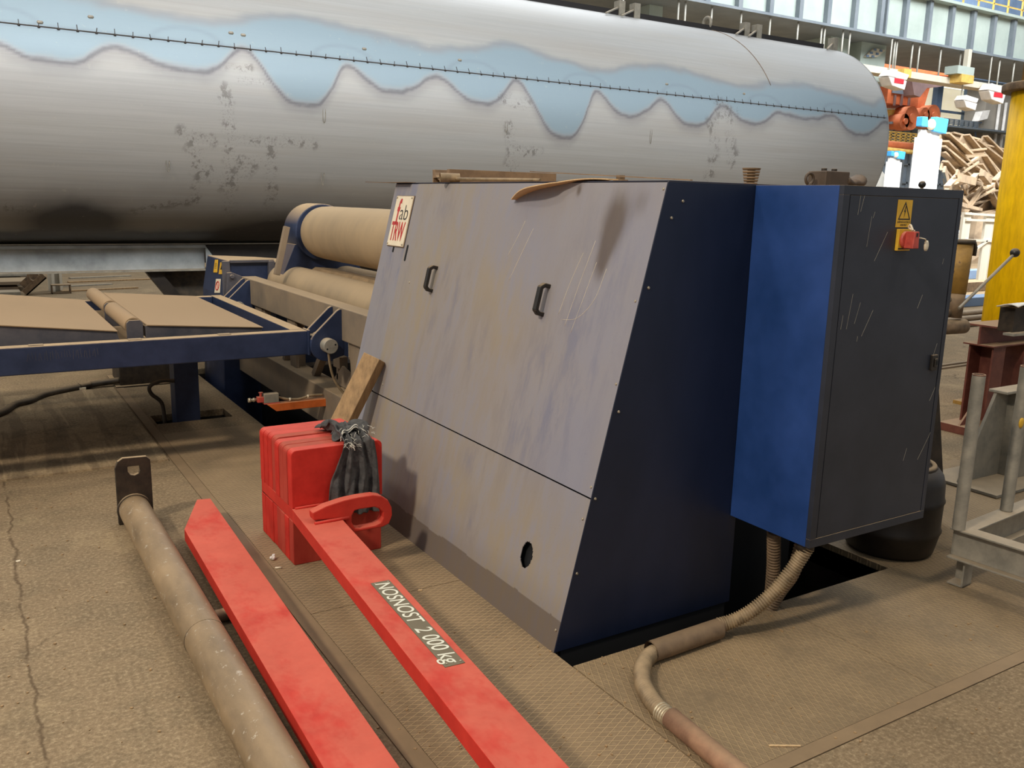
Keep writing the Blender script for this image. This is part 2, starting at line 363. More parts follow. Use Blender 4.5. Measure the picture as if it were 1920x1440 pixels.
def slab(name, rects, mat, z=0, th=.05):
    b = MB()
    for x0, x1, y0, y1 in rects: b.box(x0, x1, y0, y1, z - th, z)
    return struct(b.make(name, mat))
PX0, PX1, PY0, PY1 = 1.745, 3.56, 2.35, 8.6
slab('floor', [(-12, .992, -4, 8.6), (-12, 110, 8.6, 80), (PX1, 110, 3.3, 8.6), (5.6, 110, -4, 3.3), (PX0, 5.6, -4, 1.545),
               (1.058, PX0, 6.3, 6.6), (1.058, 1.08, 6.6, 6.88), (1.62, PX0, 6.6, 6.88), (1.058, PX0, 6.88, 8.6), (.992, PX0, -4, -1)], 'concrete')
slab('floor', [(1.0605, 1.743, -1, 3.195), (1.0605, 1.743, 3.199, 6.298)], 'checker', .001)
slab('floor', [(1.749, 2.787, 1.603, PY0), (2.791, 4.1, 1.603, PY0), (4.104, 5.598, 1.603, PY0), (PX1, 5.598, PY0 + .002, 3.298)], 'checker2', .001)
slab('trim_1', [(.994, 1.057, -1, 8.6)], 'strip', .003)
slab('trim_2', [(1.749, 5.598, 1.547, 1.600)], 'strip', .003)
slab('floor', [(.99, PX0, -1, 6.6), (PX0, 5.6, 1.5, PY0), (PX1, 5.6, PY0, 3.3)], 'black', -.03, .1)
# pit under the machine and the small floor opening under the table
b = MB(); b.box(PX0 - .1, PX0, PY0 - .1, PY1 + .1, -1.0, -.05); b.box(PX1, PX1 + .1, PY0 - .1, PY1 + .1, -1.0, -.05)
b.box(PX0, PX1, PY0 - .1, PY0, -1.0, -.05); b.box(PX0, PX1, PY1, PY1 + .1, -1.0, -.05)
b.box(1.04, 1.08, 6.5, 6.98, -.6, -.05); b.box(1.62, 1.70, 6.5, 6.98, -.6, -.05); b.box(1.08, 1.62, 6.5, 6.6, -.6, -.05); b.box(1.08, 1.62, 6.88, 6.98, -.6, -.05)
struct(b.make('wall_pit', 'oily'))
slab('floor', [(PX0 - .1, PX1 + .1, PY0 - .1, PY1 + .1)], 'oily', -1.0); slab('floor', [(1.04, 1.7, 6.5, 6.98)], 'oily', -.6)

# ------------------------------------------------------------------ painted panels (grid meshes with a wear attribute)
def paintgrid(name, P, nu, nv, fcol, mat, parent=None, base=None, hole=None, thick=0, smooth=False):
    root = parent
    while root is not None and root.parent: root = root.parent
    off = Vector(root['_base']) if root is not None else Vector(base or (0, 0, 0))
    vs = []; cols = []
    for j in range(nv + 1):
        for i in range(nu + 1):
            p = P(i / nu, j / nv); vs.append(Vector(p) - off); cols.append(fcol(i / nu, j / nv, p))
    fs = []
    for j in range(nv):
        for i in range(nu):
            if hole and hole((i + .5) / nu, (j + .5) / nv): continue
            a = j * (nu + 1) + i; fs.append((a, a + 1, a + nu + 2, a + nu + 1))
    me = bpy.data.meshes.new(name); me.from_pydata(vs, [], fs); me.update()
    at_ = me.color_attributes.new('wear_and_shade', 'FLOAT_COLOR', 'POINT')
    at_.data.foreach_set('color', [c for col in cols for c in col])
    if smooth: me.polygons.foreach_set('use_smooth', [True] * len(me.polygons))
    me.materials.append(M[mat]); o = bpy.data.objects.new(name, me); C.objects.link(o)
    if parent is None: o.location = off; o['_base'] = tuple(off)
    else: o.parent = parent
    if thick:
        s_ = o.modifiers.new('sheet', 'SOLIDIFY'); s_.thickness = thick; s_.offset = 0
    return o

# tank material: R blue heat tint, G dark rim of the tint, B burnt scale and painted underside shade, A water marks
g = NG('rolled_bare_steel'); va = g.n('ShaderNodeVertexColor', layer_name='wear_and_shade'); sp_ = g.n('ShaderNodeSeparateColor'); g.lk(va.outputs['Color'], sp_.inputs[0])
n1 = g.noise(1.1, 5, .6, stretch=(.25, 1, 3)); n2 = g.noise(5, 6, .7, stretch=(.12, 1, 9)); n3 = g.noise(60, 3, .6); n4 = g.noise(9, 7, .72, stretch=(1, 1, .8))
c = g.mix(g.ramp(n2, .3, .7), lin((162, 161, 158)), lin((176, 175, 172)))
c = g.mix(g.math('MULTIPLY', g.ramp(n1, .45, .7), .5), c, lin((164, 156, 145)))
c = g.mix(g.math('MULTIPLY', sp_.outputs[0], .85), c, lin((134, 156, 168)))
c = g.mix(g.math('MULTIPLY', sp_.outputs[1], .72), c, lin((84, 82, 92)))
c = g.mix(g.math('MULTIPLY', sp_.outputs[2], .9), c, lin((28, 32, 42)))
wm = g.math('MULTIPLY', va.outputs['Alpha'], g.math('MAXIMUM', g.ramp(n4, .53, .57), g.math('MULTIPLY', g.ramp(n3, .55, .62), .5)))
c = g.mix(g.math('MULTIPLY', wm, .55), c, lin((88, 84, 78)))
c = g.mix(g.math('MULTIPLY', g.ramp(g.noise(14, 5, .7), .64, .68), .16), c, lin((196, 190, 176)))
g.lk(c, g.b.inputs['Base Color']); g.b.inputs['Metallic'].default_value = .25
g.lk(g.math('MULTIPLY_ADD', n2, .25, .36), g.b.inputs['Roughness']); g.bump(n2, .12, .004); M['tank'] = g.m
# machine panel: R thick dust, G oil stain and dark foot band, B bare blue paint, A scratches
g = NG('dusty_lavender_panel'); va = g.n('ShaderNodeVertexColor', layer_name='wear_and_shade'); sp_ = g.n('ShaderNodeSeparateColor'); g.lk(va.outputs['Color'], sp_.inputs[0])
n1 = g.noise(2.2, 6, .65, stretch=(1, 1, .4)); n2 = g.noise(9, 6, .7, stretch=(1, 1.5, .35)); n3 = g.noise(90, 3, .6)
c = g.mix(g.ramp(n1, .35, .65), lin((136, 134, 144)), lin((144, 139, 140)))
c = g.mix(g.math('MULTIPLY', sp_.outputs[0], g.ramp(n2, .25, .6)), c, lin((150, 136, 116)))
c = g.mix(g.math('MULTIPLY', sp_.outputs[2], g.math('MULTIPLY', g.ramp(n2, .46, .62), .7)), c, lin((112, 114, 134)))
c = g.mix(g.math('MULTIPLY', sp_.outputs[1], .8), c, lin((84, 68, 52)))
c = g.mix(g.math('MULTIPLY', va.outputs['Alpha'], .7), c, lin((196, 188, 176)))
c = g.mix(g.math('MULTIPLY', g.ramp(n3, .62, .72), .12), c, lin((96, 84, 70)))
g.lk(c, g.b.inputs['Base Color']); g.b.inputs['Roughness'].default_value = .62; g.b.inputs['Specular IOR Level'].default_value = .35; M['panel'] = g.m

# ------------------------------------------------------------------ drive housing of the plate bending machine
XB, XT, ZT, YN, YF = 1.743, 2.170, 1.728, 2.46, 4.815      # foot and top of the sloping face, near and far ends
def SL(y, z, out=0.):                                        # point on the sloping face, raised by out
    k = (XT - XB) / ZT; L = math.hypot(1, k)
    return Vector((XB + k * z - out / L, y, z + out * k / L))
mach = thing('machine_housing', 'large dusty grey-blue machine housing with sloping front panel and dark navy end face', 'machine', (2.2, 3.6, 0))
T_S = lambda y, z, out=.002: frame_T(SL(y, z, out), (0, -1, 0), (XT - XB, 0, ZT))     # text frame: reads towards the near end
def blob(y, z, cy_, cz, sy_, sz): return math.exp(-((y - cy_) / sy_) ** 2 - ((z - cz) / sz) ** 2)
def seg(y, z, a, b, wd):
    ax, az = a; bx, bz = b; t = max(0, min(1, ((y - ax) * (bx - ax) + (z - az) * (bz - az)) / ((bx - ax) ** 2 + (bz - az) ** 2)))
    return 1 if math.hypot(y - ax - t * (bx - ax), z - az - t * (bz - az)) < wd else 0
BL = [(4.45, 1.2, .07, .22), (3.95, 1.28, .05, .1), (3.8, 1.1, .14, .3), (3.5, .95, .1, .2), (4.2, 1.6, .2, .08), (3.35, 1.65, .08, .06), (3.0, .8, .25, .3), (2.75, 1.2, .25, .5),
      (4.05, .8, .06, .14), (3.9, .35, .1, .25), (3.6, .3, .08, .2), (3.2, .25, .08, .15), (3.75, .7, .12, .12), (3.3, .5, .15, .08), (4.0, 1.0, .05, .1)]
def pcol(u, v, p):
    y, z = p[1], p[2]; n = fbm(y * 1.3, z * 1.1, 3); n2 = fbm(y * 5, z * 2.2, 9)
    r = .55 + .5 * n + .25 * sstep(2.6, 4.3, y) - .25 * sstep(3.0, 2.5, y)
    if z < .58: r += .35
    o = 1.0 * blob(y + .02 * n2, z, 2.715, 1.575, .085, .13) + .75 * blob(y + .02 * n2, z, 2.735, 1.43, .040, .09) + .45 * blob(y, z, 2.565, 1.66, .05, .07) + .9 * blob(y, z, 2.99, 1.695, .018, .028)
    o = sstep(.12, 1.0, o * (1 + .45 * fbm(y * 9, z * 3, 7))) * .95
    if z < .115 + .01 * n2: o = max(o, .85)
    o = max(o, .25 * sstep(.25, .1, z))  # tone darkens towards the panel foot
    bl = min(1, sum(blob(y, z, a, b_, c_, d) for a, b_, c_, d in BL))
    return (max(0, min(1, r)), o, bl * .8, 0)
def pan(y0, y1, z0, z1, out, nu, nv, hole=None, name='panel'):
    return paintgrid(name, lambda u, v: SL(y0 + (y1 - y0) * u, z0 + (z1 - z0) * v, out), nu, nv, pcol, 'panel', mach, hole=hole, thick=.003)
def hole_lower(u, v):
    y = 2.463 + 2.10 * u; z = .576 * v
    return ((y - 2.765) / .040) ** 2 + ((z - .265) / .052) ** 2 < 1
def hole_strip(u, v):
    y = 4.535 + .28 * u; z = 1.728 * v
    return (abs(y - 4.66) < .010 and 1.345 < z < 1.375)
pan(2.463, 4.505, .583, 1.724, .004, 300, 200, name='upper_door')
pan(2.463, 4.563, .0, .577, .003, 420, 130, hole_lower, 'lower_panel')
def strip_P(u, v):
    z = .001 + 1.723 * v; ys = 4.508 if z > .58 else 4.566
    return SL(ys + (YF - ys) * u, z, .001)
paintgrid('side_strip', strip_P, 40, 200, lambda u, v, p: (max(0, .25 + .5 * fbm(p[1] * 2, p[2] * 2)), 0, min(1, .35 + .7 * fbm(p[1], p[2] * 1.2, 5) + .5 * blob(p[1], p[2], 4.75, 1.2, .2, .3)), 0), 'panel', mach, thick=.002)
k = (XT - XB) / ZT
b = MB(); b.prism([(XB + .03, -.3), (2.62, -.3), (2.62, ZT - .006), (XT + .02, ZT - .006), (XB + .03, .02)], 1, YN + .006, YF - .01); b.box(2.62, 3.4, 2.80, YF - .01, -.3, ZT - .006)
b.make('inner_body', 'black', mach)
b = MB(); b.prism([(XB - .003, .002), (2.64, .002), (2.64, ZT), (XT - .004, ZT)], 1, YN, YN + .005)
b.make('end_panel', 'navy_clean', mach, bevel=.001)
b = MB(); b.box(XT, 3.45, YN, YF, ZT, ZT + .004); b.make('top_sheet', 'navy', mach)
b = MB(); b.box(XB + .004, XB + .02, YN + .006, YF, -.10, 0); b.make('plinth', 'oily', mach)
b = MB(); b.prism([(XB + .02, -.05), (3.4, -.05), (3.4, ZT), (XT, ZT)], 1, YF - .008, YF); b.make('far_end_panel', 'navy', mach)
# slot in the strip and small holes: dark recesses
b = MB(); T = frame_T(SL(4.47, 1.35, .0065), (0, 1, 0), (XT - XB, 0, ZT))
pts = [(.011 * math.cos(a) , .035 * (1 if math.sin(a) > 0 else -1) + .011 * math.sin(a)) for a in [2 * PI * i / 20 for i in range(20)]]
b.prism(pts, 2, 0, .0008, T); b.make('slot', 'black', mach)
b = MB(); b.prism([(p[0] * .8, p[1] * .35) for p in pts], 2, 0, .0008, frame_T(SL(4.655, 1.36, .0045), (0, 1, 0), (XT - XB, 0, ZT))); b.make('slot', 'black', mach)
for y, z in ((2.475, 1.70), (2.475, 1.0), (2.475, .62), (2.48, 1.3), (4.40, .64), (4.35, 1.2), (2.48, .5), (2.48, .08)):
    p = SL(y, z, .004); q = SL(y, z, .009); MB().cyl(p, q, .0065, .004, 10).make('screw', 'screw', mach)
for x, z in ((2.19, 1.60), (2.10, 1.35), (1.99, .9), (1.90, .58), (1.83, .3), (2.24, 1.66)): MB().cyl((x, YN, z), (x, YN - .004, z), .006, .004, 10).make('screw', 'screw', mach)
for y0, zc in ((4.073, 1.241), (3.043, 1.243)):              # two bridge handles
    b = MB(); o1 = .045; pth = [SL(y0, zc + .058, .004), SL(y0, zc + .058, .030), SL(y0, zc + .046, o1), SL(y0, zc - .046, o1), SL(y0, zc - .058, .030), SL(y0, zc - .058, .004)]
    for a, c_ in zip(pth[:-1], pth[1:]): b.bar(a + (a - c_).normalized() * .004, c_ + (c_ - a).normalized() * .004, .026, .018, up=(1, 0, 1))
    b.make('handle', 'blackplastic', mach, bevel=.004)
for pts in (((2.93, 1.20), (2.90, 1.33), (2.86, 1.45)), ((2.87, 1.16), (2.84, 1.32), (2.80, 1.50)), ((2.82, 1.14), (2.79, 1.28), (2.76, 1.42)), ((2.90, 1.18), (2.80, 1.20), (2.72, 1.28), (2.69, 1.40)), ((3.42, 1.40), (3.37, 1.49), (3.34, 1.56)), ((3.36, 1.30), (3.30, 1.44), (3.26, 1.53))):
    MB().tube(smooth_path([SL(y_, z_, .0058) for y_, z_ in pts], 8), .0007, 4).make('scratch', 'cream', mach)
# maker's plate
pl_ = MB().prism([(-.108, -.142), (.108, -.142), (.108, .142), (-.108, .142)], 2, 0, .006, T_S(4.632, 1.517, .006)).make('nameplate', 'cream', mach, bevel=.001)
MB().prism([(-.112, -.146), (.112, -.146), (.112, .146), (-.112, .146)], 2, 0, .003, T_S(4.632, 1.517, .004)).make('rim', 'channel', pl_)
Tn = T_S(4.632, 1.517, .0125)
text('lettering', 'f', .20, 'signred', pl_, Tn @ Matrix.Translation((-.045, .045, 0)), sx_=.62, bold=.004)
text('lettering', 'ab', .125, 'signblack', pl_, Tn @ Matrix.Translation((.035, .045, 0)), sx_=1.0, bold=-.0015)
text('lettering', 'TRW', .15, 'signred', pl_, Tn @ Matrix.Translation((-.005, -.065, 0)), sx_=.52, bold=.003)
for a in (-.098, .098):
    for c_ in (-.132, .132): MB().cyl(Tn @ Vector((a, c_, -.001)), Tn @ Vector((a, c_, .005)), .006, .004, 10).make('rivet', 'screw', pl_)

# ------------------------------------------------------------------ electrical cabinet
ec = thing('electrical_cabinet', 'tall electrical cabinet with blue side and anthracite door hung on the machine end', 'cabinet', (2.95, 2.26, .395))
X0, X1, Y0, Y1, Z0, Z1 = 2.606, 3.308, 2.053, 2.459, .393, 1.727
b = MB(); b.box(X0, X0 + .004, Y0 + .0203, Y1, Z0, Z1); b.make('side_panel', 'blue', ec, bevel=.001)
b = MB(); b.box(X0 + .004, X1, Y0 + .0203, Y1, Z0 + .002, Z1 - .001); b.make('carcass', 'anthracite', ec)
b = MB()
b.box(X0, X1, Y0, Y0 + .02, Z1 - .032, Z1); b.box(X0, X1, Y0, Y0 + .02, Z0, Z0 + .034)
b.box(X0, X0 + .034, Y0, Y0 + .02, Z0 + .034, Z1 - .032); b.box(X1 - .022, X1, Y0, Y0 + .02, Z0 + .034, Z1 - .032)
b.make('front_frame', 'anthracite', ec, bevel=.001)
door = MB().box(X0 + .038, X1 - .025, Y0 + .001, Y0 + .018, Z0 + .0343, Z1 - .0325).make('door', 'anthracite', ec, bevel=.002)
b = MB(); b.box(3.223, 3.258, Y0 - .012, Y0 + .001, 1.026, 1.089); b.box(3.232, 3.249, Y0 - .018, Y0 - .012, 1.04, 1.075); b.make('latch', 'blackplastic', door, bevel=.003)
b = MB(); b.box(3.236, 3.246, Y0 - .0185, Y0 - .0178, 1.05, 1.066); b.make('keyhole', 'black', door)
b = MB(); rs = random.Random(5)
for i in range(16):
    x = rs.uniform(2.66, 2.82) if i < 10 else rs.uniform(3.1, 3.27); z = rs.uniform(1.1, 1.66) if i < 10 else rs.uniform(.6, 1.6); L = rs.uniform(.02, .13); a = rs.uniform(1.0, 1.5)
    p = Vector((x, Y0 + .0008, z)); q = p + Vector((math.cos(a) * L, 0, math.sin(a) * L)); b.bar(p, q, .0012, .0006, up=(0, 1, 0))
b.make('scratches', 'galv', door)
# warning label
wl = MB().box(2.9115, 2.9955, Y0 - .001, Y0 + .001, 1.585, 1.684).make('warning_label', 'warnyellow', door)
def tri(b, cx, cz, h, wd, y, y2):
    p = [(cx, cz + h / 2), (cx - wd / 2, cz - h / 2), (cx + wd / 2, cz - h / 2)]; c0 = (cx, cz - h / 6)
    q = [(c0[0] + (a - c0[0]) * .80, c0[1] + (d - c0[1]) * .80) for a, d in p]
    for i in range(3):
        j = (i + 1) % 3; b.prism([p[i], p[j], q[j], q[i]], 1, y, y2)
b = MB(); tri(b, 2.954, 1.645, .066, .072, Y0 - .0016, Y0 - .001)
b.prism([(2.957, 1.663), (2.949, 1.640), (2.9545, 1.642), (2.951, 1.620), (2.960, 1.647), (2.9545, 1.645), (2.960, 1.662)], 1, Y0 - .0016, Y0 - .001); b.make('warning_symbol', 'signblack', wl)
TE = frame_T((2.9535, Y0 - .0012, 1.6035), (1, 0, 0), (0, 0, 1))
text('lettering', 'ZAŘÍZENÍ ELEKTRICKÉ', .0085, 'signblack', wl, TE, .0002, .9); text('lettering', 'NEBEZPEČÍ', .0085, 'signblack', wl, TE @ Matrix.Translation((0, -.0105, 0)), .0002, .9)
# main switch
sw = MB().box(2.920, 2.994, Y0 - .012, Y0 + .001, 1.500, 1.579).make('main_switch', 'warnyellow', door, bevel=.002)
b = MB(); b.cyl((2.957, Y0 - .012, 1.540), (2.957, Y0 - .024, 1.540), .033, .031, 28)
b.prism([(2.944, 1.572), (2.970, 1.572), (2.975, 1.510), (2.939, 1.510)], 1, Y0 - .060, Y0 - .022); b.make('switch_knob', 'switchred', sw, bevel=.003)
b = MB(); b.box(2.922, 2.992, Y0 - .0125, Y0 - .0119, 1.505, 1.510); b.box(2.952, 2.962, Y0 - .0606, Y0 - .0598, 1.553, 1.566); b.make('switch_marks', 'signblack', sw)
b = MB(); b.tube(smooth_path([(2.972, Y0 - .05, 1.550), (3.005, Y0 - .06, 1.545), (3.02, Y0 - .055, 1.535)]), .0022, 6)
b.sphere((3.030, Y0 - .052, 1.520), .022, 12, (.6, .25, 1)); b.tube(smooth_path([(2.950, Y0 - .045, 1.575), (2.955, Y0 - .03, 1.594), (2.962, Y0 - .02, 1.584), (2.968, Y0 - .04, 1.572)]), .004, 6)
b.make('sealing_tag', 'cream', sw)
b = MB(); b.box(2.72, 2.84, Y1, 2.80, 1.35, 1.50); b.box(3.0, 3.12, Y1, 2.80, 1.35, 1.50); b.box(2.72, 2.84, Y1, 2.80, .6, .72); b.make('mount', 'oily', ec)
# eye bolt and cable glands
b = MB(); b.torus((2.835, 2.40, 1.758), .021, .006, 1); b.cyl((2.835, 2.40, 1.725), (2.835, 2.40, 1.741), .011); b.make('eye_bolt', 'brown_dk', ec)
for p in ((2.69, 2.28), (2.655, 2.11), (2.78, 2.22)): MB().cyl((p[0], p[1], .36), (p[0], p[1], .395), .034).make('cable_gland', 'darksteel', ec)

# ------------------------------------------------------------------ things lying on the housing
TZ = ZT + .004
b = MB()
pts = [(2.185, 4.27)]
def chan(x0, x1, y0, y1, z0, z1):
    n = 12; prof = [(x0, z0), (x0, z1)]; r = (x1 - x0) * .36; cx = (x0 + x1) / 2
    prof += [(cx - r * math.cos(PI * i / n), z1 - r * .8 * math.sin(PI * i / n)) for i in range(n + 1)]
    prof += [(x1, z1), (x1, z0), (x1 - .008, z0), (x1 - .008, z1 - .045), (x0 + .008, z1 - .045), (x0 + .008, z0)]
    return prof
# the profile lies along Y from 3.57 to 4.48
MB().prism(chan(4.29, 4.49, 0, 0, TZ, TZ + .072), 0, 2.24, 2.93).make('steel_profile', 'channel', base=(2.6, 4.4, TZ), bevel=.001)
tag(bpy.data.objects['steel_profile'], 'brown steel profile with a hollowed end lying on the housing top', 'steel profile')
wr = thing('socket_wrench', 'long bar with a short tube socket lying along the housing top edge', 'tool', (2.19, 3.8, TZ))
b = MB(); b.cyl((2.118, 4.16, TZ + .023), (2.215, 4.13, TZ + .023), .023, n=20, caps=False); b.cyl((2.215, 4.13, TZ + .023), (2.118, 4.16, TZ + .023), .018, n=20, caps=False)
b.cyl((2.21, 4.131, TZ + .023), (2.212, 4.1305, TZ + .023), .018); b.make('socket', 'conduit', wr)
MB().cyl((2.19, 4.13, TZ + .018), (2.205, 3.35, TZ + .008), .0075, n=10).make('shaft', 'conduit', wr)
def card(u, v):
    y = 3.46 - .60 * u; w0 = (.02 + .22 * math.sin(PI * min(1, u * .9 + .05))) * (v - .5); x = 2.185 + .045 * u + w0 * .9 ; z = TZ + .006 - .085 * (1 - u) ** 2.2 + .004 * math.sin(9 * u)
    if u < .6: x -= .04 * (1 - u)
    return Vector((x, y, z))
paintgrid('cardboard_strip', card, 24, 4, lambda u, v, p: (0, 0, 0, 0), 'cardboard', base=(2.2, 3.1, TZ), thick=.004)
tag(bpy.data.objects['cardboard_strip'], 'torn cardboard strip drooping over the edge of the housing', 'cardboard')
b = MB(); b.bar((2.23, 3.47, TZ + .047), (2.33, 2.52, TZ + .006), .014, .004); tag(b.make('thin_rod', 'channel', base=(2.3, 2.9, TZ)), 'thin flat rod lying slanted across the housing top', 'rod')
b = MB(); b.cyl((2.36, 2.98, TZ), (2.36, 2.98, TZ + .012), .032); b.cyl((2.36, 2.98, TZ + .012), (2.36, 2.98, TZ + .03), .020, n=6); tag(b.make('bolt', 'rust', base=(2.36, 2.98, TZ), bevel=.001), 'rusty hexagon bolt head on the housing top', 'bolt')
b = MB(); b.box(1.98, 2.16, 4.82, 4.824, TZ - .002, TZ + .001); b.box(2.13, 2.19, 4.60, 4.96, TZ, TZ + .003); tag(b.make('thin_rod', 'channel', base=(2.15, 4.8, TZ)), 'short flat strip sticking out past the far housing corner', 'rod')
sp = thing('disc_spring_stack', 'stack of brown disc springs standing on the housing top', 'spring', (3.09, 2.95, TZ))
for i in range(6):
    z = TZ + .012 + i * .013; b = MB(); r = .028 + .0022 * i; b.cyl((3.09, 2.95, z), (3.09, 2.95, z + .009), r, r + .003, 24); b.make('disc', 'rust' if i % 2 else 'channel', sp)
MB().cyl((3.09, 2.95, TZ), (3.09, 2.95, TZ + .085), .018).make('core', 'darksteel', sp)
cl = thing('clamp_block', 'brown bolted steel block with a worn rubber end on the cabinet top', 'block', (3.0, 2.36, 1.728))
b = MB(); b.box(2.882, 3.022, 2.36, 2.45, 1.728, 1.790); b.make('block', 'brown_dk', cl, bevel=.004)
for x in (2.915, 2.975): MB().cyl((x, 2.40, 1.786), (x, 2.40, 1.801), .011, n=12).make('bolt', 'darksteel', cl, bevel=.001)
b = MB(); rg = []
for i in range(9):
    t = i / 8; x = 3.015 + .11 * t; h = .050 - .014 * math.sin(t * PI) + .006 * math.sin(t * 14); rg.append([(x, 2.40 + .045 * math.cos(a), 1.729 + h * (.5 + .5 * math.sin(a))) for a in [2 * PI * k_ / 14 for k_ in range(14)]])
b.loft(rg); b.make('rubber_boot', 'brown_dk', cl)
MB().box(3.0, 3.17, 2.30, 2.42, 1.728, 1.733).make('base_plate', 'rust', cl)

# ------------------------------------------------------------------ plate bending rolls
br = thing('plate_bending_rolls', 'plate bending machine rolls and dusty front beam beyond the housing', 'machine', (2.3, 6.2, 0))
def roll(X, Z, r, y0, y1, neck, name):
    b = MB(); rings = []
    prof = [(y0, r)] + [(y0 + (y1 - y0) * i / 20, r * (1 + .012 * math.sin(PI * i / 20))) for i in range(1, 20)] + [(y1, r * .985), (y1 + .012, r * .95), (y1 + .012, neck), (y1 + .35, neck)]
    for y, rr in prof: rings.append([(X + rr * math.cos(2 * PI * k_ / 56), y, Z + rr * math.sin(2 * PI * k_ / 56)) for k_ in range(56)])
    b.loft(rings); return b.make(name, 'roll', br)
roll(2.55, 1.352, .213, 4.83, 7.08, .12, 'upper_roll'); roll(2.35, .905, .160, 4.83, 7.56, .09, 'lower_roll'); roll(2.77, .905, .160, 4.83, 7.56, .09, 'lower_roll')
b = MB(); b.cyl((2.55, 7.14, 1.352), (2.55, 7.46, 1.352), .232, n=48); b.make('bearing_ring', 'frame_blue', br, bevel=.01)
b = MB(); b.prism([(2.20, .95), (2.95, .95), (2.80, 1.25), (2.33, 1.25)], 1, 7.20, 7.42); b.make('bearing_yoke', 'frame_blue', br, bevel=.004)
b = MB(); b.bar((2.115, 7.02, 1.02), (2.215, 7.04, 1.40), .045, .045, up=(0, 1, 0)); b.make('guard_bar', 'dusty', br, bevel=.003)
b = MB(); b.box(1.985, 2.11, YF + .001, 7.60, .755, .962); b.make('front_beam', 'dusty', br, bevel=.006)
b = MB(); b.box(1.95, 2.12, YF + .001, 8.2, .15, .40); b.make('lower_beam', 'dusty', br, bevel=.006)
b = MB(); b.prism([(1.795, -.6), (2.95, -.6), (2.95, 1.02), (2.30, 1.075), (1.885, 1.095), (1.83, .80)], 1, 7.63, 8.35); b.make('roll_stand', 'frame_blue', br, bevel=.008)
b = MB(); b.box(1.90, 2.27, 7.60, 7.63, 1.075, 1.10); b.box(2.22, 2.27, 7.58, 7.64, .6, 1.09); b.box(1.835, 1.90, 7.615, 7.64, .70, 1.09); b.make('stand_rim', 'skirt', br, bevel=.004)
b = MB(); b.prism([(1.845, .705), (2.06, .62), (2.085, .92), (1.90, 1.0), (1.865, .995)], 1, 7.575, 7.61)
for p in ((1.90, .965), (1.885, .76)): b.cyl((p[0], 7.55, p[1]), (p[0], 7.576, p[1]), .018, n=6)
b.make('flange_plate', 'skirt', br, bevel=.003)
# stickers on the slanted side of the stand
for (x0, y0, x1, y1, mt, nm) in ((402, 487, 409, 511, 'warnyellow', 'warning_sticker'), (412, 492, 421, 514, 'warnyellow', 'warning_sticker'), (404, 523, 414, 549, 'cream', 'notice_sticker')):
    c_ = [(x0 + 1.5, y0), (x1, y0), (x1 - 1.5, y1), (x0 - 1.5, y1)]
    def on(px, py):
        d = fw + R2 * ((px - 960) / F_PX) - U2 * ((py - 720) / F_PX); n_ = Vector((-.295, 0, .055)).normalized(); p0 = Vector((1.83, 8, .80)) + n_ * .004
        return EYE + d * ((p0 - EYE).dot(n_) / d.dot(n_))
    q = [on(*p) for p in c_]; n_ = Vector((-.98, 0, .18)) * .003
    b = MB(); b.add(q + [p + n_ for p in q], [(0, 1, 2, 3), (4, 5, 6, 7), (0, 1, 5, 4), (1, 2, 6, 5), (2, 3, 7, 6), (3, 0, 4, 7)]); st = b.make(nm, mt, br)
    cc = sum(q, Vector()) / 4 + n_ * 1.1; e1 = (q[1] - q[0]) ; e2 = (q[3] - q[0])
    b = MB()
    if mt == 'cream':
        rg_ = [cc + e1 * .33 * math.cos(a) + e2 * .3 * math.sin(a) for a in [2 * PI * i / 16 for i in range(17)]]
        b.tube(rg_, .006, 4); b.bar(cc - e1 * .2 - e2 * .2, cc + e1 * .2 + e2 * .2, .008, .004, up=(1, 0, 0)); b.make('sticker_mark', 'signred', st)
    elif x0 > 410:
        b.add([cc - e1 * .1 - e2 * .3, cc - e1 * .32 + e2 * .12, cc + e1 * .25 + e2 * .12], [(0, 1, 2)]); b.make('sticker_mark', 'signblack', st)
    else:
        for i in range(4): b.bar(cc - e1 * .3 + e2 * (.12 * i - .2), cc + e1 * .3 + e2 * (.12 * i - .2), .004, .002, up=(1, 0, 0))
        b.make('sticker_mark', 'signblack', st)
def lug(y, pin):
    pc = (1.885, .735); r = .105
    arc = [(pc[0] + r * math.cos(a), pc[1] + r * math.sin(a)) for a in [math.radians(135 + i * 12) for i in range(14)]]
    poly = [(2.0, .66), (2.0, .95), (1.975, .957), (1.955, .945)] + arc + [(1.93, .64)]
    for yy in (y, y + .155):
        b = MB(); b.prism(poly, 1, yy, yy + .028); b.make('hinge_lug', 'frame_blue', br, bevel=.004)
    b = MB(); b.cyl((pc[0], y - pin, pc[1]), (pc[0], y + .19, pc[1]), .046, n=28); b.make('hinge_pin', 'galv', br, bevel=.003)
    b = MB(); b.cyl((pc[0] - .025, y - pin - .001, pc[1] - .015), (pc[0] - .025, y - pin + .001, pc[1] - .015), .006, n=8); b.cyl((pc[0] + .028, y - pin - .001, pc[1] + .01), (pc[0] + .028, y - pin + .001, pc[1] + .01), .006, n=8); b.make('pin_holes', 'black', br)
lug(5.245, .075); lug(7.33, .02)
for y0 in (7.10, 6.25, 5.0):
    b = MB(); b.prism([(y0, .40), (y0 + .14, .40), (y0 + .20, .756), (y0 + .02, .756)], 0, 2.01, 2.03); b.box(2.03, 2.10, y0 + .06, y0 + .08, .40, .756); b.make('web_post', 'dusty', br, bevel=.002)
for a, c_ in ((6.62, 6.42), (5.95, 5.60), (7.0, 7.12)):
    b = MB(); b.bar((2.05, a, .40), (2.05, c_, .757), .05, .05, up=(1, 0, 0)); b.make('brace', 'dusty', br, bevel=.002)
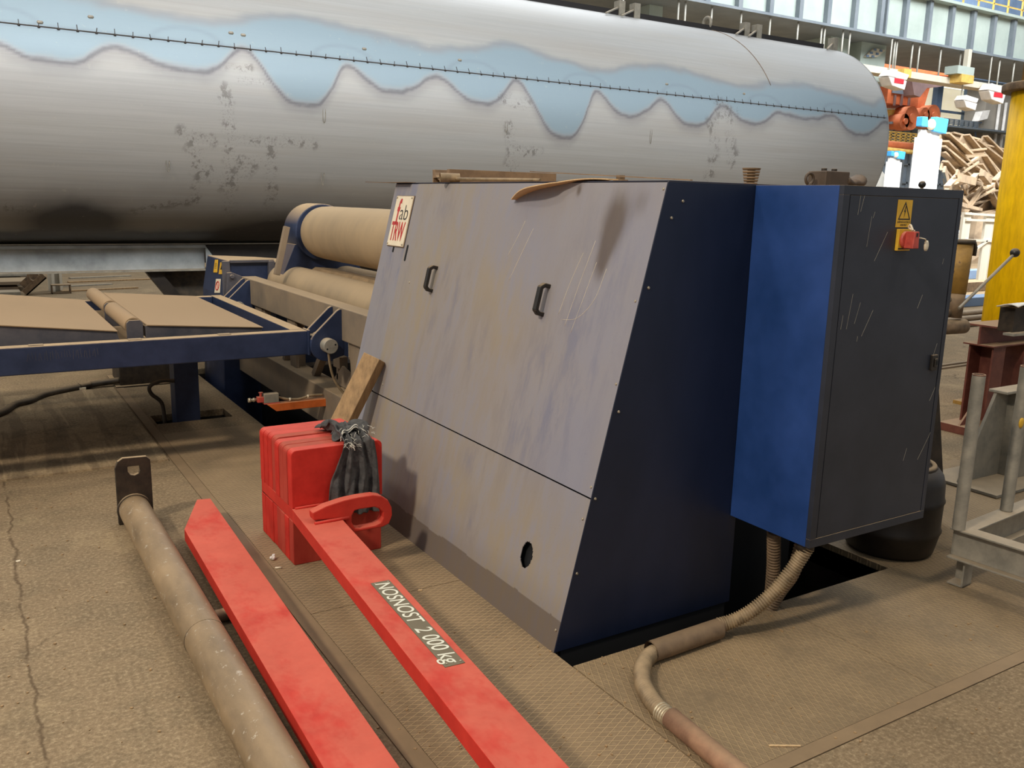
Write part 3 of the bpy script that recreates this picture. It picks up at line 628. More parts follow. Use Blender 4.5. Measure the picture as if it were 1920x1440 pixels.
b = MB(); b.prism([(5.05, .41), (5.65, .41), (5.45, .55), (5.2, .5)], 0, 2.06, 2.075); b.make('web_post', 'dusty', br)
b = MB(); rs = random.Random(3); rg = []
for i in range(24):
    y = 5.2 + i * .095; rg.append([(2.42 + .04 * rs.random(), y, 1.02 + .008 * rs.random()), (2.50, y, 1.055 + .010 * rs.random()), (2.62, y, 1.05 + .010 * rs.random()), (2.70, y, 1.04 + .008 * rs.random()), (2.60, y, 1.00)])
b.loft(rg, smooth=False); b.make('scale_tray', 'darksteel', br)
b = MB(); b.box(2.12, 2.16, 4.83, 7.6, -.5, .13); b.box(2.2, 2.9, 5.6, 5.75, -.9, .3); b.box(2.2, 2.9, 6.8, 6.95, -.9, .3); b.box(1.80, 1.95, 4.9, 7.5, -.95, -.6); b.make('pit_frame', 'oily', br)
b = MB(); b.box(2.06, 2.12, 5.5, 5.62, .52, .60); b.box(2.06, 2.1, 5.53, 5.56, .44, .52); b.make('junction_box', 'dusty', br, bevel=.003)
b = MB(); b.tube(smooth_path([(1.885, 5.22, .69), (1.895, 5.22, .60), (1.925, 5.22, .5), (1.985, 5.2, .41), (2.0, 5.15, .40)]), .008, 8); b.make('hinge_hose', 'conduit', br)
# orange probe bar with limit switch
ob = thing('limit_switch_arm', 'orange bar carrying a small limit switch, sticking out low in front of the rolls', 'bar', (1.8, 5.5, .3))
b = MB(); b.prism([(1.62, .285), (1.97, .285), (1.97, .335), (1.56, .335)], 1, 5.47, 5.53); b.make('bar', 'orange', ob, bevel=.002)
b = MB(); b.box(1.545, 1.64, 5.475, 5.525, .343, .402); b.make('switch_box', 'greypaint', ob, bevel=.003)
b = MB(); b.box(1.505, 1.545, 5.48, 5.52, .35, .385); b.cyl((1.53, 5.5, .385), (1.53, 5.5, .41), .008); b.cyl((1.53, 5.5, .408), (1.53, 5.5, .414), .014); b.box(1.545, 1.645, 5.475, 5.525, .335, .343); b.make('plunger_block', 'switchred', ob, bevel=.002)
b = MB(); b.cyl((1.455, 5.5, .368), (1.505, 5.5, .368), .009); b.cyl((1.45, 5.5, .368), (1.465, 5.5, .368), .014); b.cyl((1.48, 5.5, .368), (1.49, 5.5, .368), .015, n=6); b.make('plunger', 'screw', ob)
b = MB(); pth = smooth_path([(1.64, 5.5, .372), (1.70, 5.5, .352), (1.78, 5.5, .345), (1.86, 5.5, .36), (1.94, 5.5, .358)]); b.tube(pth, .008, 8); cb = b.make('cable', 'conduit', ob)
b = MB()
for q in (pth[10], pth[22]): b.cyl(q - Vector((.006, 0, 0)), q + Vector((.006, 0, 0)), .0105, n=10)
b.make('cable_tie', 'cream', cb)

# ------------------------------------------------------------------ roller table on the left
tb = thing('feed_table', 'blue framed plate feed table with dust-covered top plates and two rollers', 'table', (.6, 6.4, 0))
b = MB(); b.box(-2.2, 1.79, 5.32, 5.40, .668, .820); b.make('front_rail', 'frame_blue', tb, bevel=.006)
b = MB(); b.box(-2.2, 1.70, 7.42, 7.50, .668, .820); b.make('rear_rail', 'frame_blue', tb, bevel=.006)
b = MB(); b.box(1.70, 1.785, 5.40, 7.50, .690, .822); b.make('end_rail', 'frame_blue', tb, bevel=.004)
b = MB(); b.box(1.785, 1.80, 5.305, 5.415, .665, .825); b.cyl((1.885, 5.31, .735), (1.885, 5.39, .735), .07, n=24); b.box(1.79, 1.86, 5.315, 5.385, .70, .79); b.box(1.80, 1.93, 7.37, 7.45, .70, .79); b.make('hinge_eye', 'frame_blue', tb, bevel=.003)
b = MB(); b.prism([(.875, .800), (1.56, .800), (1.56, .822), (.875, .872)], 1, 5.525, 5.545); b.box(.875, .885, 5.545, 7.4, .80, .865); b.make('skirt', 'skirt', tb, bevel=.001)
b = MB(); b.prism([(-1.6, .78), (.73, .78), (.714, .846), (-1.6, 1.105)], 1, 5.525, 5.545); b.box(.70, .712, 5.545, 7.2, .78, .84); b.make('skirt', 'skirt', tb, bevel=.001)
b = MB(); b.prism([(.880, .8735), (1.565, .8230), (1.565, .829), (.880, .880)], 1, 5.515, 7.42); b.make('top_plate', 'dustplate', tb, bevel=.001)
b = MB(); b.prism([(-1.6, 1.107), (.718, .847), (.718, .853), (-1.6, 1.113)], 1, 5.515, 7.22); b.make('top_plate', 'dustplate', tb, bevel=.001)
for y0, y1 in ((5.575, 6.42), (6.52, 7.44)):
    b = MB(); pr_ = [(.815 + .050 * math.cos(2 * PI * i / 32), .868 + .050 * math.sin(2 * PI * i / 32)) for i in range(32)]
    b.prism(pr_, 1, y0, y1, smooth=True); b.make('roller', 'dustplate', tb, bevel=.001)
    b = MB(); b.cyl((.815, y0 - .001, .868), (.815, y0 + .002, .868), .043, n=24); b.make('roller_bore', 'rust', tb)
    b = MB(); b.prism([(.772, .72), (.862, .72), (.862, .890), (.846, .906), (.788, .906), (.772, .890)], 1, y0 - .03, y0 - .015); b.make('roller_bracket', 'skirt', tb, bevel=.002)
b = MB(); b.box(.73, .87, 5.4, 7.5, .72, .745); b.box(-2, .7, 5.40, 5.44, .72, .79); b.make('sub_frame', 'dusty', tb, bevel=.002)
b = MB(); b.box(1.215, 1.385, 6.60, 6.77, -.55, .70); b.make('leg', 'frame_blue', tb, bevel=.004)
for x in (.25, .75, 1.25): MB().box(x, x + .07, 5.335, 5.385, .8195, .824).make('tab', 'dusty', tb)
b = MB(); rs = random.Random(8)
for i in range(26):
    x = .235 + i * .014; b.bar((x, 5.3192, .742 + rs.uniform(-.006, .01)), (x + rs.uniform(-.006, .006), 5.3192, .79 + rs.uniform(-.012, .006)), .0014, .0006, up=(0, 1, 0))
b.make('scratches', 'skirt', tb)
b = MB(); b.tube(smooth_path([(1.215, 6.60, .31), (1.12, 6.60, .315), (1.05, 6.62, .28), (1.06, 6.64, .22), (1.13, 6.66, .14), (1.145, 6.67, 0), (1.145, 6.68, -.02)]), .014, 8); b.make('leg_hose', 'rubber', tb)
bx = thing('steel_box', 'dark brown steel box on the floor under the feed table', 'box', (1.27, 8.2, 0))
MB().box(1.04, 1.60, 8.05, 8.5, .012, .42).make('body', 'darksteel', bx, bevel=.004); MB().box(1.0, 1.66, 8.0, 8.56, 0, .012).make('base_plate', 'darksteel', bx)
b = MB(); pth = smooth_path([(1.045, 8.10, .05), (.85, 8.1, .035), (.66, 8.0, .03), (.45, 7.85, .03), (.33, 7.65, .03), (.22, 7.55, .03), (.12, 7.30, .03), (-.1, 7.1, .03), (-.6, 6.7, .03)], 10); b.tube(pth, .027, 12)
hs = b.make('rubber_hose', 'rubber', base=(.5, 7.8, 0)); tag(hs, 'black rubber hose running over the floor to the steel box', 'hose')
b = MB(); b.tube(pth[12:18], .031, 10); b.make('tape_wrap', 'darksteel', hs); b = MB(); q = pth[16]; b.box(q.x - .02, q.x + .03, q.y - .05, q.y - .03, .0, .03); b.make('tape_end', 'cream', hs)
tag(MB().box(-1.2, .974, 5.63, 8.0, 0, .012).make('steel_sheet', 'concrete_dk', base=(0, 6.8, 0)), 'thin worn steel sheet lying on the floor under the feed table', 'sheet')

# ------------------------------------------------------------------ storage tank
TY, TZc, TR, TX0, TX1 = 10.3, 2.62, 1.52, -3.0, 12.05
def hit(px, py):
    d = fw + R2 * ((px - 960) / F_PX) - U2 * ((py - 720) / F_PX)
    a = d.y ** 2 + d.z ** 2; oy, oz = -TY, EYE.z - TZc; b_ = oy * d.y + oz * d.z; c_ = oy * oy + oz * oz - TR * TR
    t = (-b_ - math.sqrt(max(0, b_ * b_ - a * c_))) / a; p = EYE + d * t
    return p.x, math.atan2(p.z - TZc, TY - p.y)              # X and angle above the near three o'clock line
TH_S = hit(800, 128)[1]
low = sorted(hit(*p) for p in ((-260, 60), (-120, 100), (-40, 70), (115, 118), (210, 88), (370, 133), (455, 92), (575, 197), (652, 124), (735, 170), (820, 143), (905, 193), (968, 152), (1060, 258), (1118, 172), (1180, 217), (1240, 187), (1300, 235), (1355, 197), (1412, 231), (1462, 211), (1515, 222), (1560, 216), (1612, 252), (1660, 228)))
def lowth(x):
    if x <= low[0][0]: return low[0][1]
    for (xa, a), (xb, b_) in zip(low[:-1], low[1:]):
        if x <= xb:
            t = (x - xa) / (xb - xa)
            if a < b_: return a + (b_ - a) * (1 - math.cos(PI * t ** 1.45)) / 2       # rounded lobe with steep flanks
            return b_ + (a - b_) * (1 - math.cos(PI * (1 - t) ** 1.45)) / 2
    return low[-1][1]
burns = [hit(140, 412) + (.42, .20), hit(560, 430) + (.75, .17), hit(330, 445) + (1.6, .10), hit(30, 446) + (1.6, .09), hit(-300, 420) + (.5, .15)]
marks = [((345, 250), (395, 262), .06), ((360, 255), (385, 330), .09), ((372, 320), (365, 380), .05), ((420, 170), (432, 400), .06), ((430, 262), (590, 272), .05), ((435, 300), (475, 300), .08), ((510, 275), (505, 385), .06), ((455, 320), (425, 345), .10), ((940, 180), (990, 200), .06), ((955, 230), (957, 320), .07), ((955, 280), (1010, 285), .05), ((1345, 200), (1372, 215), .12), ((1335, 230), (1330, 338), .09), ((1365, 250), (1375, 300), .08), ((20, 385), (60, 395), .07), ((250, 395), (350, 380), .05), ((430, 125), (470, 127), .03), ((452, 150), (500, 155), .03)]
marks = [(hit(*a), hit(*b_), w_) for a, b_, w_ in marks]
def tcol(u, v, p):
    x = p[0]; th = math.atan2(p[2] - TZc, TY - p[1]); n = fbm(x * 1.5, th * 3, 4); n2 = fbm(x * 6, th * 9, 2)
    if p[1] > TY + .6: return (0, 0, 0, 0)
    lo = lowth(x) + .012 * n2; hi = TH_S + (.20 + .05 * math.sin(x * 2.6) + .05 * n)
    ins = sstep(lo - .015, lo + .05, th) * sstep(hi + .05, hi - .06, th)
    rim = gauss(th - lo + .002, .014) * .9 + .32 * gauss(th - lo + .03, .045)
    rim += .35 * gauss(abs(th - hi), .03)
    arch = abs(math.hypot((x - (round(x / 1.5) * 1.5 + .4)) / .30, (th - TH_S) / .09) - 1); rim += .18 * gauss(arch, .12) if th > TH_S else 0
    rim += .3 * gauss(th - TH_S, .012)
    burn_shade = 0
    for bx0, bt, wx, wt in burns: burn_shade += gauss((x - bx0) + .1 * n, wx) * gauss((th - bt) + .02 * n2, wt)
    burn_shade = min(1, burn_shade) * .95 + .45 * sstep(-.55, -1.0, th + .06 * n)  # burn spots, plus underside shade painted into the colour
    w_ = 0
    for (xa, ta), (xb, tb_), wd in marks:
        dx, dt = (xb - xa), (tb_ - ta) * TR; L = dx * dx + dt * dt; t = max(0, min(1, ((x - xa) * dx + (th - ta) * TR * dt) / L)); d = math.hypot(x - xa - t * dx, (th - ta) * TR - t * dt)
        if d < wd * 1.6: w_ = max(w_, sstep(wd * 1.5, wd * .4, d + wd * .9 * n2))
    return (ins, min(1, rim), min(1, burn_shade), w_)
tk = thing('storage_tank', 'huge bare steel cylinder lying behind the machine, blue heat marks along its seam', 'tank', (4.5, TY, TZc - TR))
def TP(r): return lambda u, v: Vector((TX0 + (TX1 - TX0) * u, TY - r * math.cos(2 * PI * v - PI / 2), TZc + r * math.sin(2 * PI * v - PI / 2)))
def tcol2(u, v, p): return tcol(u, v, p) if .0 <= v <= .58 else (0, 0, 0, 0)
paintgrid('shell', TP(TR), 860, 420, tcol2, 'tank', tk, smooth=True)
b = MB(); n = 96; rg = [[(x, TY - r * math.cos(2 * PI * i / n), TZc + r * math.sin(2 * PI * i / n)) for i in range(n)] for x, r in ((TX0, TR - .03), (TX1 - .02, TR - .03), (TX1, TR - .02), (TX1, TR + .002), (TX1 - .015, TR + .003))]
b.loft(rg, caps=False); b.make('inner_shell', 'flange', tk)
def tp(x, th, o=0): return Vector((x, TY - (TR + o) * math.cos(th), TZc + (TR + o) * math.sin(th)))
b = MB(); rs = random.Random(2); x = TX0
b.tube([tp(TX0 + i * .5, TH_S, .0) for i in range(31)][:31], .006, 6)
while x < TX1 - .05:
    b.sphere(tp(x, TH_S - .003, .002), .013, 8); b.bar(tp(x, TH_S, .002), tp(x + rs.uniform(-.01, .01), TH_S + rs.uniform(.02, .035), .001), .006, .004); x += .148
b.make('tack_weld_seam', 'seam', tk)
for px_, py_ in ((170, 32), (433, 62), (456, 66), (683, 92), (862, 113), (1250, 158), (1395, 176), (75, 42)):
    x_, t_ = hit(px_, py_); b = MB(); b.sphere(tp(x_, t_, .003), .022, 8, (1.2, .3, .8)); b.make('lug_scar', 'galv', tk)
for px_, y0_, y1_ in ((608, 195, 230), (608, 305, 345), (950, 225, 248), (315, 285, 320), (1222, 235, 270)):
    x_, t0 = hit(px_, y0_); _, t1 = hit(px_, y1_); cc = tp(x_, (t0 + t1) / 2, .002); h_ = (t0 - t1) * TR / 2
    b = MB(); b.tube([Vector((cc.x + .014 * math.cos(a), cc.y, cc.z + h_ * math.sin(a))) for a in [2 * PI * i / 20 for i in range(21)]], .003, 4); b.make('chalk_mark', 'greypaint', tk)
# top strip with small brackets and a lifting ring
thT = math.radians(90 - 12)
b = MB(); b.box(2.0, 11.75, TY - .40, TY - .36, TZc + TR - .06, TZc + TR + .012); b.make('top_strip', 'signblack', tk)
for x_ in (7.72, 7.98, 10.05, 10.30, 12.0):
    b = MB(); b.box(x_ - .05, x_ + .05, TY - .42, TY - .30, TZc + TR - .06, TZc + TR + .13); b.bar((x_ - .40, TY - .6, TZc + TR - .10), (x_, TY - .36, TZc + TR + .06), .03, .02); b.make('top_bracket', 'galv', tk, bevel=.004)
x_, t_ = hit(1337, 60); b = MB(); q = Vector((9.33, TY - .33, TZc + TR - .02)); b.torus(q + Vector((0, 0, .07)), .075, .022, 0); b.box(q.x - .02, q.x + .02, q.y - .05, q.y + .05, q.z - .12, q.z + .03); b.make('lifting_ring', 'galv', tk)
b = MB(); b.tube([tp(9.35 + .02 * i, math.radians(78 - i * 4.4), .003) for i in range(13)], .004, 5); b.make('lanyard', 'channel', tk)
# steel section tacked under the tank
sb = thing('steel_beam', 'pale steel channel beam under the tank with a mitred end', 'beam', (1.0, 10.0, .84))
def BZ(py, px=200, Y=9.95): return at(px, py, 1, Y)
zt, zb = at(200, 457, 1, 9.95).z, at(200, 509, 1, 9.95).z
b = MB(); b.box(-3, 3.05, 9.93, 10.15, zt - .012, zt); b.make('top_strip', 'galv', sb)
b = MB(); b.box(-3, 2.23, 9.95, 10.17, zt - .05, zt - .018); b.make('top_flange', 'flange', sb)
b = MB(); b.box(-3, 2.23, 10.03, 10.045, zb, zt - .05); b.prism([(2.23, zt - .03), (2.36, zt - .22), (2.36, zb), (2.23, zb)], 1, 9.95, 9.965); b.make('web', 'flange', sb)
b = MB(); b.box(-3, 2.34, 9.95, 10.17, zb - .012, zb + .005); b.make('bottom_flange', 'galv', sb)
cr_ = thing('tank_cradle', 'black steel cradle under the tank behind the roll stand', 'cradle', (3.3, 10.2, 0))
b = MB(); b.box(2.25, 6.0, 9.99, 10.5, zt - .22, zt - .02); b.make('cross_beam', 'oily', cr_)
p0, p1, p2, p3 = at(272, 512, 1, 10.1), at(300, 512, 1, 10.1), at(350, 570, 1, 10.1), at(322, 570, 1, 10.1)
b = MB(); b.prism([(p0.x, p0.z + .02), (p1.x, p1.z + .02), (p1.x + (p1.x and (p2.x - p1.x)) * 2.2, p2.z - (p1.z - p2.z) * 1.2), (p0.x + (p3.x - p0.x) * 2.2, p3.z - (p0.z - p3.z) * 1.2)], 1, 10.05, 10.2); b.make('slanted_brace', 'oily', cr_)
b = MB(); b.prism([(p0.x + .02, p0.z + .02), (5.5, p1.z + .02), (5.5, 0), (p0.x + (p3.x - p0.x) * 3.0, 0)], 1, 10.25, 10.35); b.make('side_plate', 'rubber', cr_)

# ------------------------------------------------------------------ red lifting beam with counterweight
lb = thing('lifting_beam', 'red lifting beam with counterweight block, lifting eye and load plate', 'lifting beam', (1.2, 3.0, 0))
def rr(x0, x1, z0, z1, r, n=5, top=True, bot=True):
    pts = []
    for cx, cz, a0, on_ in ((x1 - r, z1 - r, 0, top), (x0 + r, z1 - r, 90, top), (x0 + r, z0 + r, 180, bot), (x1 - r, z0 + r, 270, bot)):
        if on_: pts += [(cx + r * math.cos(math.radians(a0 + 90 * i / n)), cz + r * math.sin(math.radians(a0 + 90 * i / n))) for i in range(n + 1)]
        else: pts.append((cx + r * (1 if a0 in (0, 270) else -1), cz + r * (1 if a0 < 180 else -1)))
    return pts
rs = random.Random(4); BY0, BY1 = 3.69, 4.175; nP = 8; dY = (BY1 - BY0) / nP
for i in range(nP):
    y0 = BY0 + dY * i; j = rs.uniform(-.0035, .0025) if i else 0
    b = MB(); b.prism(rr(1.150 + j, 1.585 + j, .272, .541 + j, .026, bot=False), 1, y0 + .0018, y0 + dY - .0018); b.make('counterweight_plate', 'red_plate2' if i in (1, 2, 4) else 'red_plate', lb, bevel=.0035)
    j = rs.uniform(-.002, .002) if i else 0
    b = MB(); b.prism(rr(1.150 + j, 1.578 + j, .001, .212, .01, top=False), 1, y0 + .0018, y0 + dY - .0018); b.make('counterweight_plate', 'red_plate2' if i in (0, 2, 3) else 'red_plate', lb, bevel=.0035)
def bx_(y): return 1.149 + (y - 3.69) * (1.149 - 1.008) / 2.05
b = MB(); b.prism([(bx_(4.1) - .03, 4.17), (1.575, 4.17), (1.575, 3.695), (bx_(3.69) + .167, 3.69), (bx_(.9) + .167, .9), (bx_(.9), .9), (bx_(3.69), 3.69), (1.152, 3.70), (1.152, 4.17)], 2, .2125, .2715); b.make('beam', 'red', lb, bevel=.003)
out = [(588, 976), (586, 962), (612, 949), (645, 938), (672, 932), (700, 928), (715, 930), (728, 938), (735, 952), (736, 966), (730, 982), (718, 996), (702, 1005), (684, 1009), (664, 1004), (652, 990), (644, 972)]
hol = [(665, 958), (675, 955), (690, 953), (702, 951), (712, 954), (719, 961), (719, 970), (714, 980), (704, 985), (690, 988), (675, 991), (666, 990), (660, 980), (660, 968)]
EYY = 3.47
O_ = [at(x, y, 1, EYY) for x, y in out]; H_ = [at(x, y, 1, EYY) for x, y in hol]
O_ = [(p.x, max(p.z, .2)) for p in O_]; H_ = [(p.x, p.z) for p in H_]
def ring_plate(O, H, y0, y1):
    bm = bmesh.new(); vs = {}
    ov = [bm.verts.new((x, y0, z)) for x, z in O]; hv = [bm.verts.new((x, y0, z)) for x, z in H]
    ed = [bm.edges.new((ov[i], ov[(i + 1) % len(ov)])) for i in range(len(ov))] + [bm.edges.new((hv[i], hv[(i + 1) % len(hv)])) for i in range(len(hv))]
    r = bmesh.ops.triangle_fill(bm, edges=ed, use_beauty=True, use_dissolve=False)
    fs = [f for f in bm.faces]; e = bmesh.ops.extrude_face_region(bm, geom=fs)
    for v in [q for q in e['geom'] if isinstance(q, bmesh.types.BMVert)]: v.co.y = y1
    bmesh.ops.recalc_face_normals(bm, faces=bm.faces); bmesh.ops.dissolve_limit(bm, angle_limit=.01, verts=bm.verts, edges=bm.edges)
    b = MB(); bm.verts.index_update(); b.add([v.co.copy() for v in bm.verts], [tuple(v.index for v in f.verts) for f in bm.faces]); bm.free(); return b
ring_plate(O_, H_, EYY, EYY + .05).make('lifting_eye', 'red', lb, bevel=.005)
b = MB(); b.tube([(1.175, EYY - .004, .274), (1.24, EYY - .006, .276), (1.33, EYY - .004, .274)], .008, 8); b.make('weld_bead', 'red_plate', lb)
MB().tube([(1.16, 3.684, .275), (1.25, 3.682, .276), (1.33, 3.684, .275)], .006, 8).make('weld_bead', 'red_plate', lb)
# load plate
NP = [(1.119, 2.145), (1.185, 2.14), (1.224, 2.795), (1.153, 2.80)]
npl = MB().prism(NP, 2, .2716, .2735).make('load_plate', 'tagplate', lb, bevel=.0006)
cxp, cyp = 1.170, 2.47; dx_ = (1.224 + 1.153 - 1.119 - 1.185) / 2 / .655
TL = frame_T((cxp, cyp, .2737), (-dx_, -1, 0), (1, -dx_, 0))
text('lettering', 'NOSNOST  2 000 kg', .078, 'stencil', npl, TL @ Matrix.Translation((0, -.001, 0)) @ Matrix(((1, .16, 0, 0), (0, 1, 0, 0), (0, 0, 1, 0), (0, 0, 0, 1))), .0005, .92, bold=.0002)
for px_, py_ in ((1.132, 2.16), (1.177, 2.155), (1.164, 2.785), (1.214, 2.78)): MB().cyl((px_, py_, .2735), (px_, py_, .2755), .0035, n=8).make('rivet', 'screw', npl)

# ------------------------------------------------------------------ flat red bar, round pipe, board, rag
fb = thing('flat_bar', 'long flat red steel bar with a pointed end lying beside the dusty pipe', 'bar', (.85, 3.0, .05))
b = MB(); b.prism([(.760, 4.09), (.903, 4.485), (.966, 4.47), (.960, 4.25), (.868, .9), (.690, .9)], 2, .055, .112); b.make('bar', 'red', fb, bevel=.002)
for y in (3.30, 1.45):
    t = MB().cyl((.64 if y > 3 else .71, y, .027), (.93, y + .02, .027), .027 if y < 3 else .026, n=12).make('spacer_rod', 'channel', base=(.8, y, 0)); tag(t, 'thin brown steel rod under the flat red bar, %s' % ('halfway along the pipe' if y > 3 else 'near the lower photo edge'), 'rod')
b = MB()
pp = thing('round_pipe', 'long dusty round pipe with an upright dark end plate on the concrete', 'pipe', (.62, 3.0, 0))
rs = random.Random(6); rings = []
for i in range(90):
    y = 4.585 - i * .042; rings.append([(.618 + .0735 * math.cos(a) * (1 + .003 * rs.random()), y, .0765 + .0735 * math.sin(a)) for a in [2 * PI * k_ / 40 for k_ in range(40)]])
MB().loft(rings).make('tube', 'dustpipe', pp)
MB().torus((.618, 4.586, .0765), .075, .007, 1).make('weld_bead', 'darksteel', pp)
O2 = [(.542, .003), (.542, .30), (.556, .332), (.580, .347), (.690, .343), (.707, .325), (.709, .295), (.709, .003)]
H2 = [(.600, .300), (.655, .300), (.657, .275), (.650, .260), (.630, .252), (.610, .258), (.600, .275)]
ring_plate(O2, H2, 4.59, 4.615).make('end_plate', 'darksteel', pp, bevel=.003)
b = MB(); b.torus((.618, 3.05, .0765), .0738, .0012, 1, n=36, k=6); b.make('girth_scratch', 'darksteel', pp)
wbm = MB(); wbm.bar((1.46, 4.45, .045), (1.872, 4.45, .785), .105, .085, up=(-.75, -.62, .3)); tag(wbm.make('wooden_beam', 'wood', base=(1.5, 4.45, 0), bevel=.003), 'squared wooden beam leaning on the housing behind the red block', 'beam')
# rag: draped from the top of the block down its near face
rg_ = thing('rag', 'dark grey torn cloth rag hanging over the red counterweight block', 'rag', (1.46, 3.7, .54))
def ragp(u, v):
    # u across (X), v along: 0 at the far end on top, 1 at the hem
    L = .26 + .42 * 1.0; s = v * .62; top = .20
    fold = .5 + .5 * math.sin(u * 23 + 1.2 * math.sin(v * 5)); f2 = math.sin(u * 41 + v * 3)
    wdt = .075 + .055 * sstep(.30, .8, v) + .02 * (1 - sstep(0, .25, v)); cx = 1.475 - .035 * sstep(.25, .9, v) - .02 * (1 - v)
    x = cx + (u - .5) * 2 * wdt + .008 * math.sin(v * 9 + u * 4)
    if s < top:
        t = s / top; y = 3.98 - .285 * t; z = .550 + (.035 * fold + .012 * f2 + .02 * fbm(u * 4, v * 9)) * (.3 + .9 * math.sin(PI * min(1, t * .9)))
    else:
        t = (s - top) / (.62 - top); y = 3.677 - (.030 * fold + .008 * f2) * (.55 + .45 * t) - .006 * fbm(u * 5, v * 5) ; z = .548 - .335 * t - .02 * abs(fbm(u * 9, 2)) * t
        if t < .15: z += .02 * fold * (1 - t / .15)
    return Vector((x, y, z))
paintgrid('cloth', ragp, 90, 110, lambda u, v, p: (0, 0, 0, 0), 'rag', rg_, thick=.003, smooth=True)
def rag2(u, v):                                              # crumpled flap with a hemmed edge lying on the block top
    x = 1.385 + .15 * u + .012 * math.sin(v * 6); y = 3.70 + .10 * v + .07 * u + .02 * math.sin(u * 7)
    return Vector((x, y, .552 + .045 * math.sin(PI * min(1, u * 1.05)) * (.5 + .5 * math.sin(3 * v + 1)) + .012 * math.sin(u * 14 + v * 7)))
paintgrid('flap', rag2, 30, 20, lambda u, v, p: (0, 0, 0, 0), 'rag', rg_, thick=.004, smooth=True)
def rag3(u, v):
    a = 2.6 * u; return Vector((1.39 + .17 * u + .02 * math.sin(6 * v), 3.84 + .13 * v - .03 * u, .553 + .05 * math.sin(PI * v) * (.6 + .4 * math.sin(a * 3)) + .01 * math.sin(u * 17)))
paintgrid('flap', rag3, 30, 24, lambda u, v, p: (0, 0, 0, 0), 'rag', rg_, thick=.004, smooth=True)
b = MB()
for o in (0, .012): b.tube([rag2(i / 12 * .62, 0) + Vector((0, -.002 - o * .2, .004 + o)) for i in range(13)], .0028, 5)
rs = random.Random(12)
for i in range(60):
    p = Vector((rs.uniform(1.40, 1.56), rs.uniform(3.665, 3.80), rs.uniform(.56, .60))) if i > 24 else Vector((rs.uniform(1.39, 1.45), 3.655, rs.uniform(.535, .56)))
    d = Vector((rs.uniform(-1, 1), rs.uniform(-1, .2), rs.uniform(-.6, .6))) * .016; b.tube([p, p + d, p + d * 1.6 + Vector((0, 0, -.007))], .0011, 4)
b.make('frayed_threads', 'whitethread', rg_)

# ------------------------------------------------------------------ conduit on the floor
cd = thing('cable_conduit', 'dusty cable conduit of flexible hose and pipe sleeves winding from the cabinet', 'conduit', (2.0, 2.0, 0))
def flex(path, r, mat, name, pitch=.011):
    path = smooth_path(path, 16); L = [0]
    for a, c_ in zip(path[:-1], path[1:]): L.append(L[-1] + (c_ - a).length)
    N = int(L[-1] / (pitch / 4)); P = []; rr_ = []; j = 0
    for i in range(N + 1):
        s = L[-1] * i / N
        while j < len(L) - 2 and L[j + 1] < s: j += 1
        t = (s - L[j]) / max(1e-6, L[j + 1] - L[j]); P.append(path[j].lerp(path[j + 1], t)); rr_.append(r * (1 + .12 * (1 if (i % 4) < 2 else -1) * (1 if i % 2 else .6)))
    return MB().tube(P, rr_, 14).make(name, mat, cd)
A0 = (2.655, 2.10, .375)
flex([A0, (2.62, 2.13, .28), (2.55, 2.16, .18), (2.47, 2.20, .10), (2.40, 2.235, .062), (2.36, 2.25, .055)], .026, 'conduit', 'flexible_hose')
b = MB(); b.cyl((2.405, 2.245, .056), (2.33, 2.24, .05), .028, n=20); b.make('coupling', 'brownpipe', cd)
q0, q1 = Vector((2.36, 2.245, .042)), Vector((2.015, 2.235, .042)); MB().tube([q0, q1], .039, 28, caps=False).make('pipe_sleeve', 'brownpipe', cd); MB().tube([q1, q0], .035, 28, caps=False).make('sleeve_bore', 'rust', cd)
flex([(2.06, 2.235, .038), (2.00, 2.225, .034), (1.93, 2.18, .032), (1.865, 2.10, .031), (1.825, 2.02, .031), (1.805, 1.95, .032), (1.80, 1.90, .032), (1.797, 1.86, .034)], .028, 'conduit', 'flexible_hose')
flex([(1.801, 1.935, .032), (1.799, 1.90, .032), (1.797, 1.86, .034)], .0295, 'conduit_clean', 'bright_hose_end')
MB().tube([(1.799, 1.885, .036), (1.775, 1.50, .036), (1.745, 1.05, .036), (1.70, .5, .036)], .034, 28).make('pipe_sleeve', 'rustpipe', cd)
for k_, (a, e) in enumerate((((2.69, 2.30, .38), (2.83, 2.38, -.25)), ((2.78, 2.22, .38), (2.72, 2.40, -.25)))):
    b = flex([a, (a[0] + (e[0] - a[0]) * .3, a[1] + .02, .2), ((a[0] + e[0]) / 2, (a[1] + e[1]) / 2, .05), e], .026, 'rust', 'down_hose', .014)

# ------------------------------------------------------------------ behind the cabinet
dm = thing('rusty_drum', 'dark oily dented drum standing on the floor behind the cabinet', 'drum', (3.80, 2.52, 0))
b = MB(); rs = random.Random(9); rings = []
for z, r in ((0.002, .19), (.02, .205), (.11, .225), (.125, .232), (.14, .225), (.26, .226), (.275, .232), (.29, .226), (.36, .222), (.40, .21), (.43, .185), (.44, .15)):
    rings.append([(3.80 + r * (1 + .015 * math.sin(3 * a + z * 9)) * math.cos(a), 2.525 + r * math.sin(a), z) for a in [2 * PI * i / 40 for i in range(40)]])
b.loft(rings); b.make('shell', 'oily', dm)
b = MB(); b.torus((3.80, 2.525, .435), .165, .016, 2, k=6); b.torus((3.82, 2.52, .455), .12, .012, 2, k=6); b.make('rim', 'darksteel', dm)
b = MB(); b.prism([(4.06, 0), (4.36, 0), (4.33, .25), (4.17, .82), (4.11, 1.1), (4.06, 1.1)], 1, 2.60, 2.66); tag(b.make('upright_plate', 'darksteel', base=(4.18, 2.63, 0), bevel=.003), 'dark tapered steel upright behind the cabinet beside the drum', 'upright')
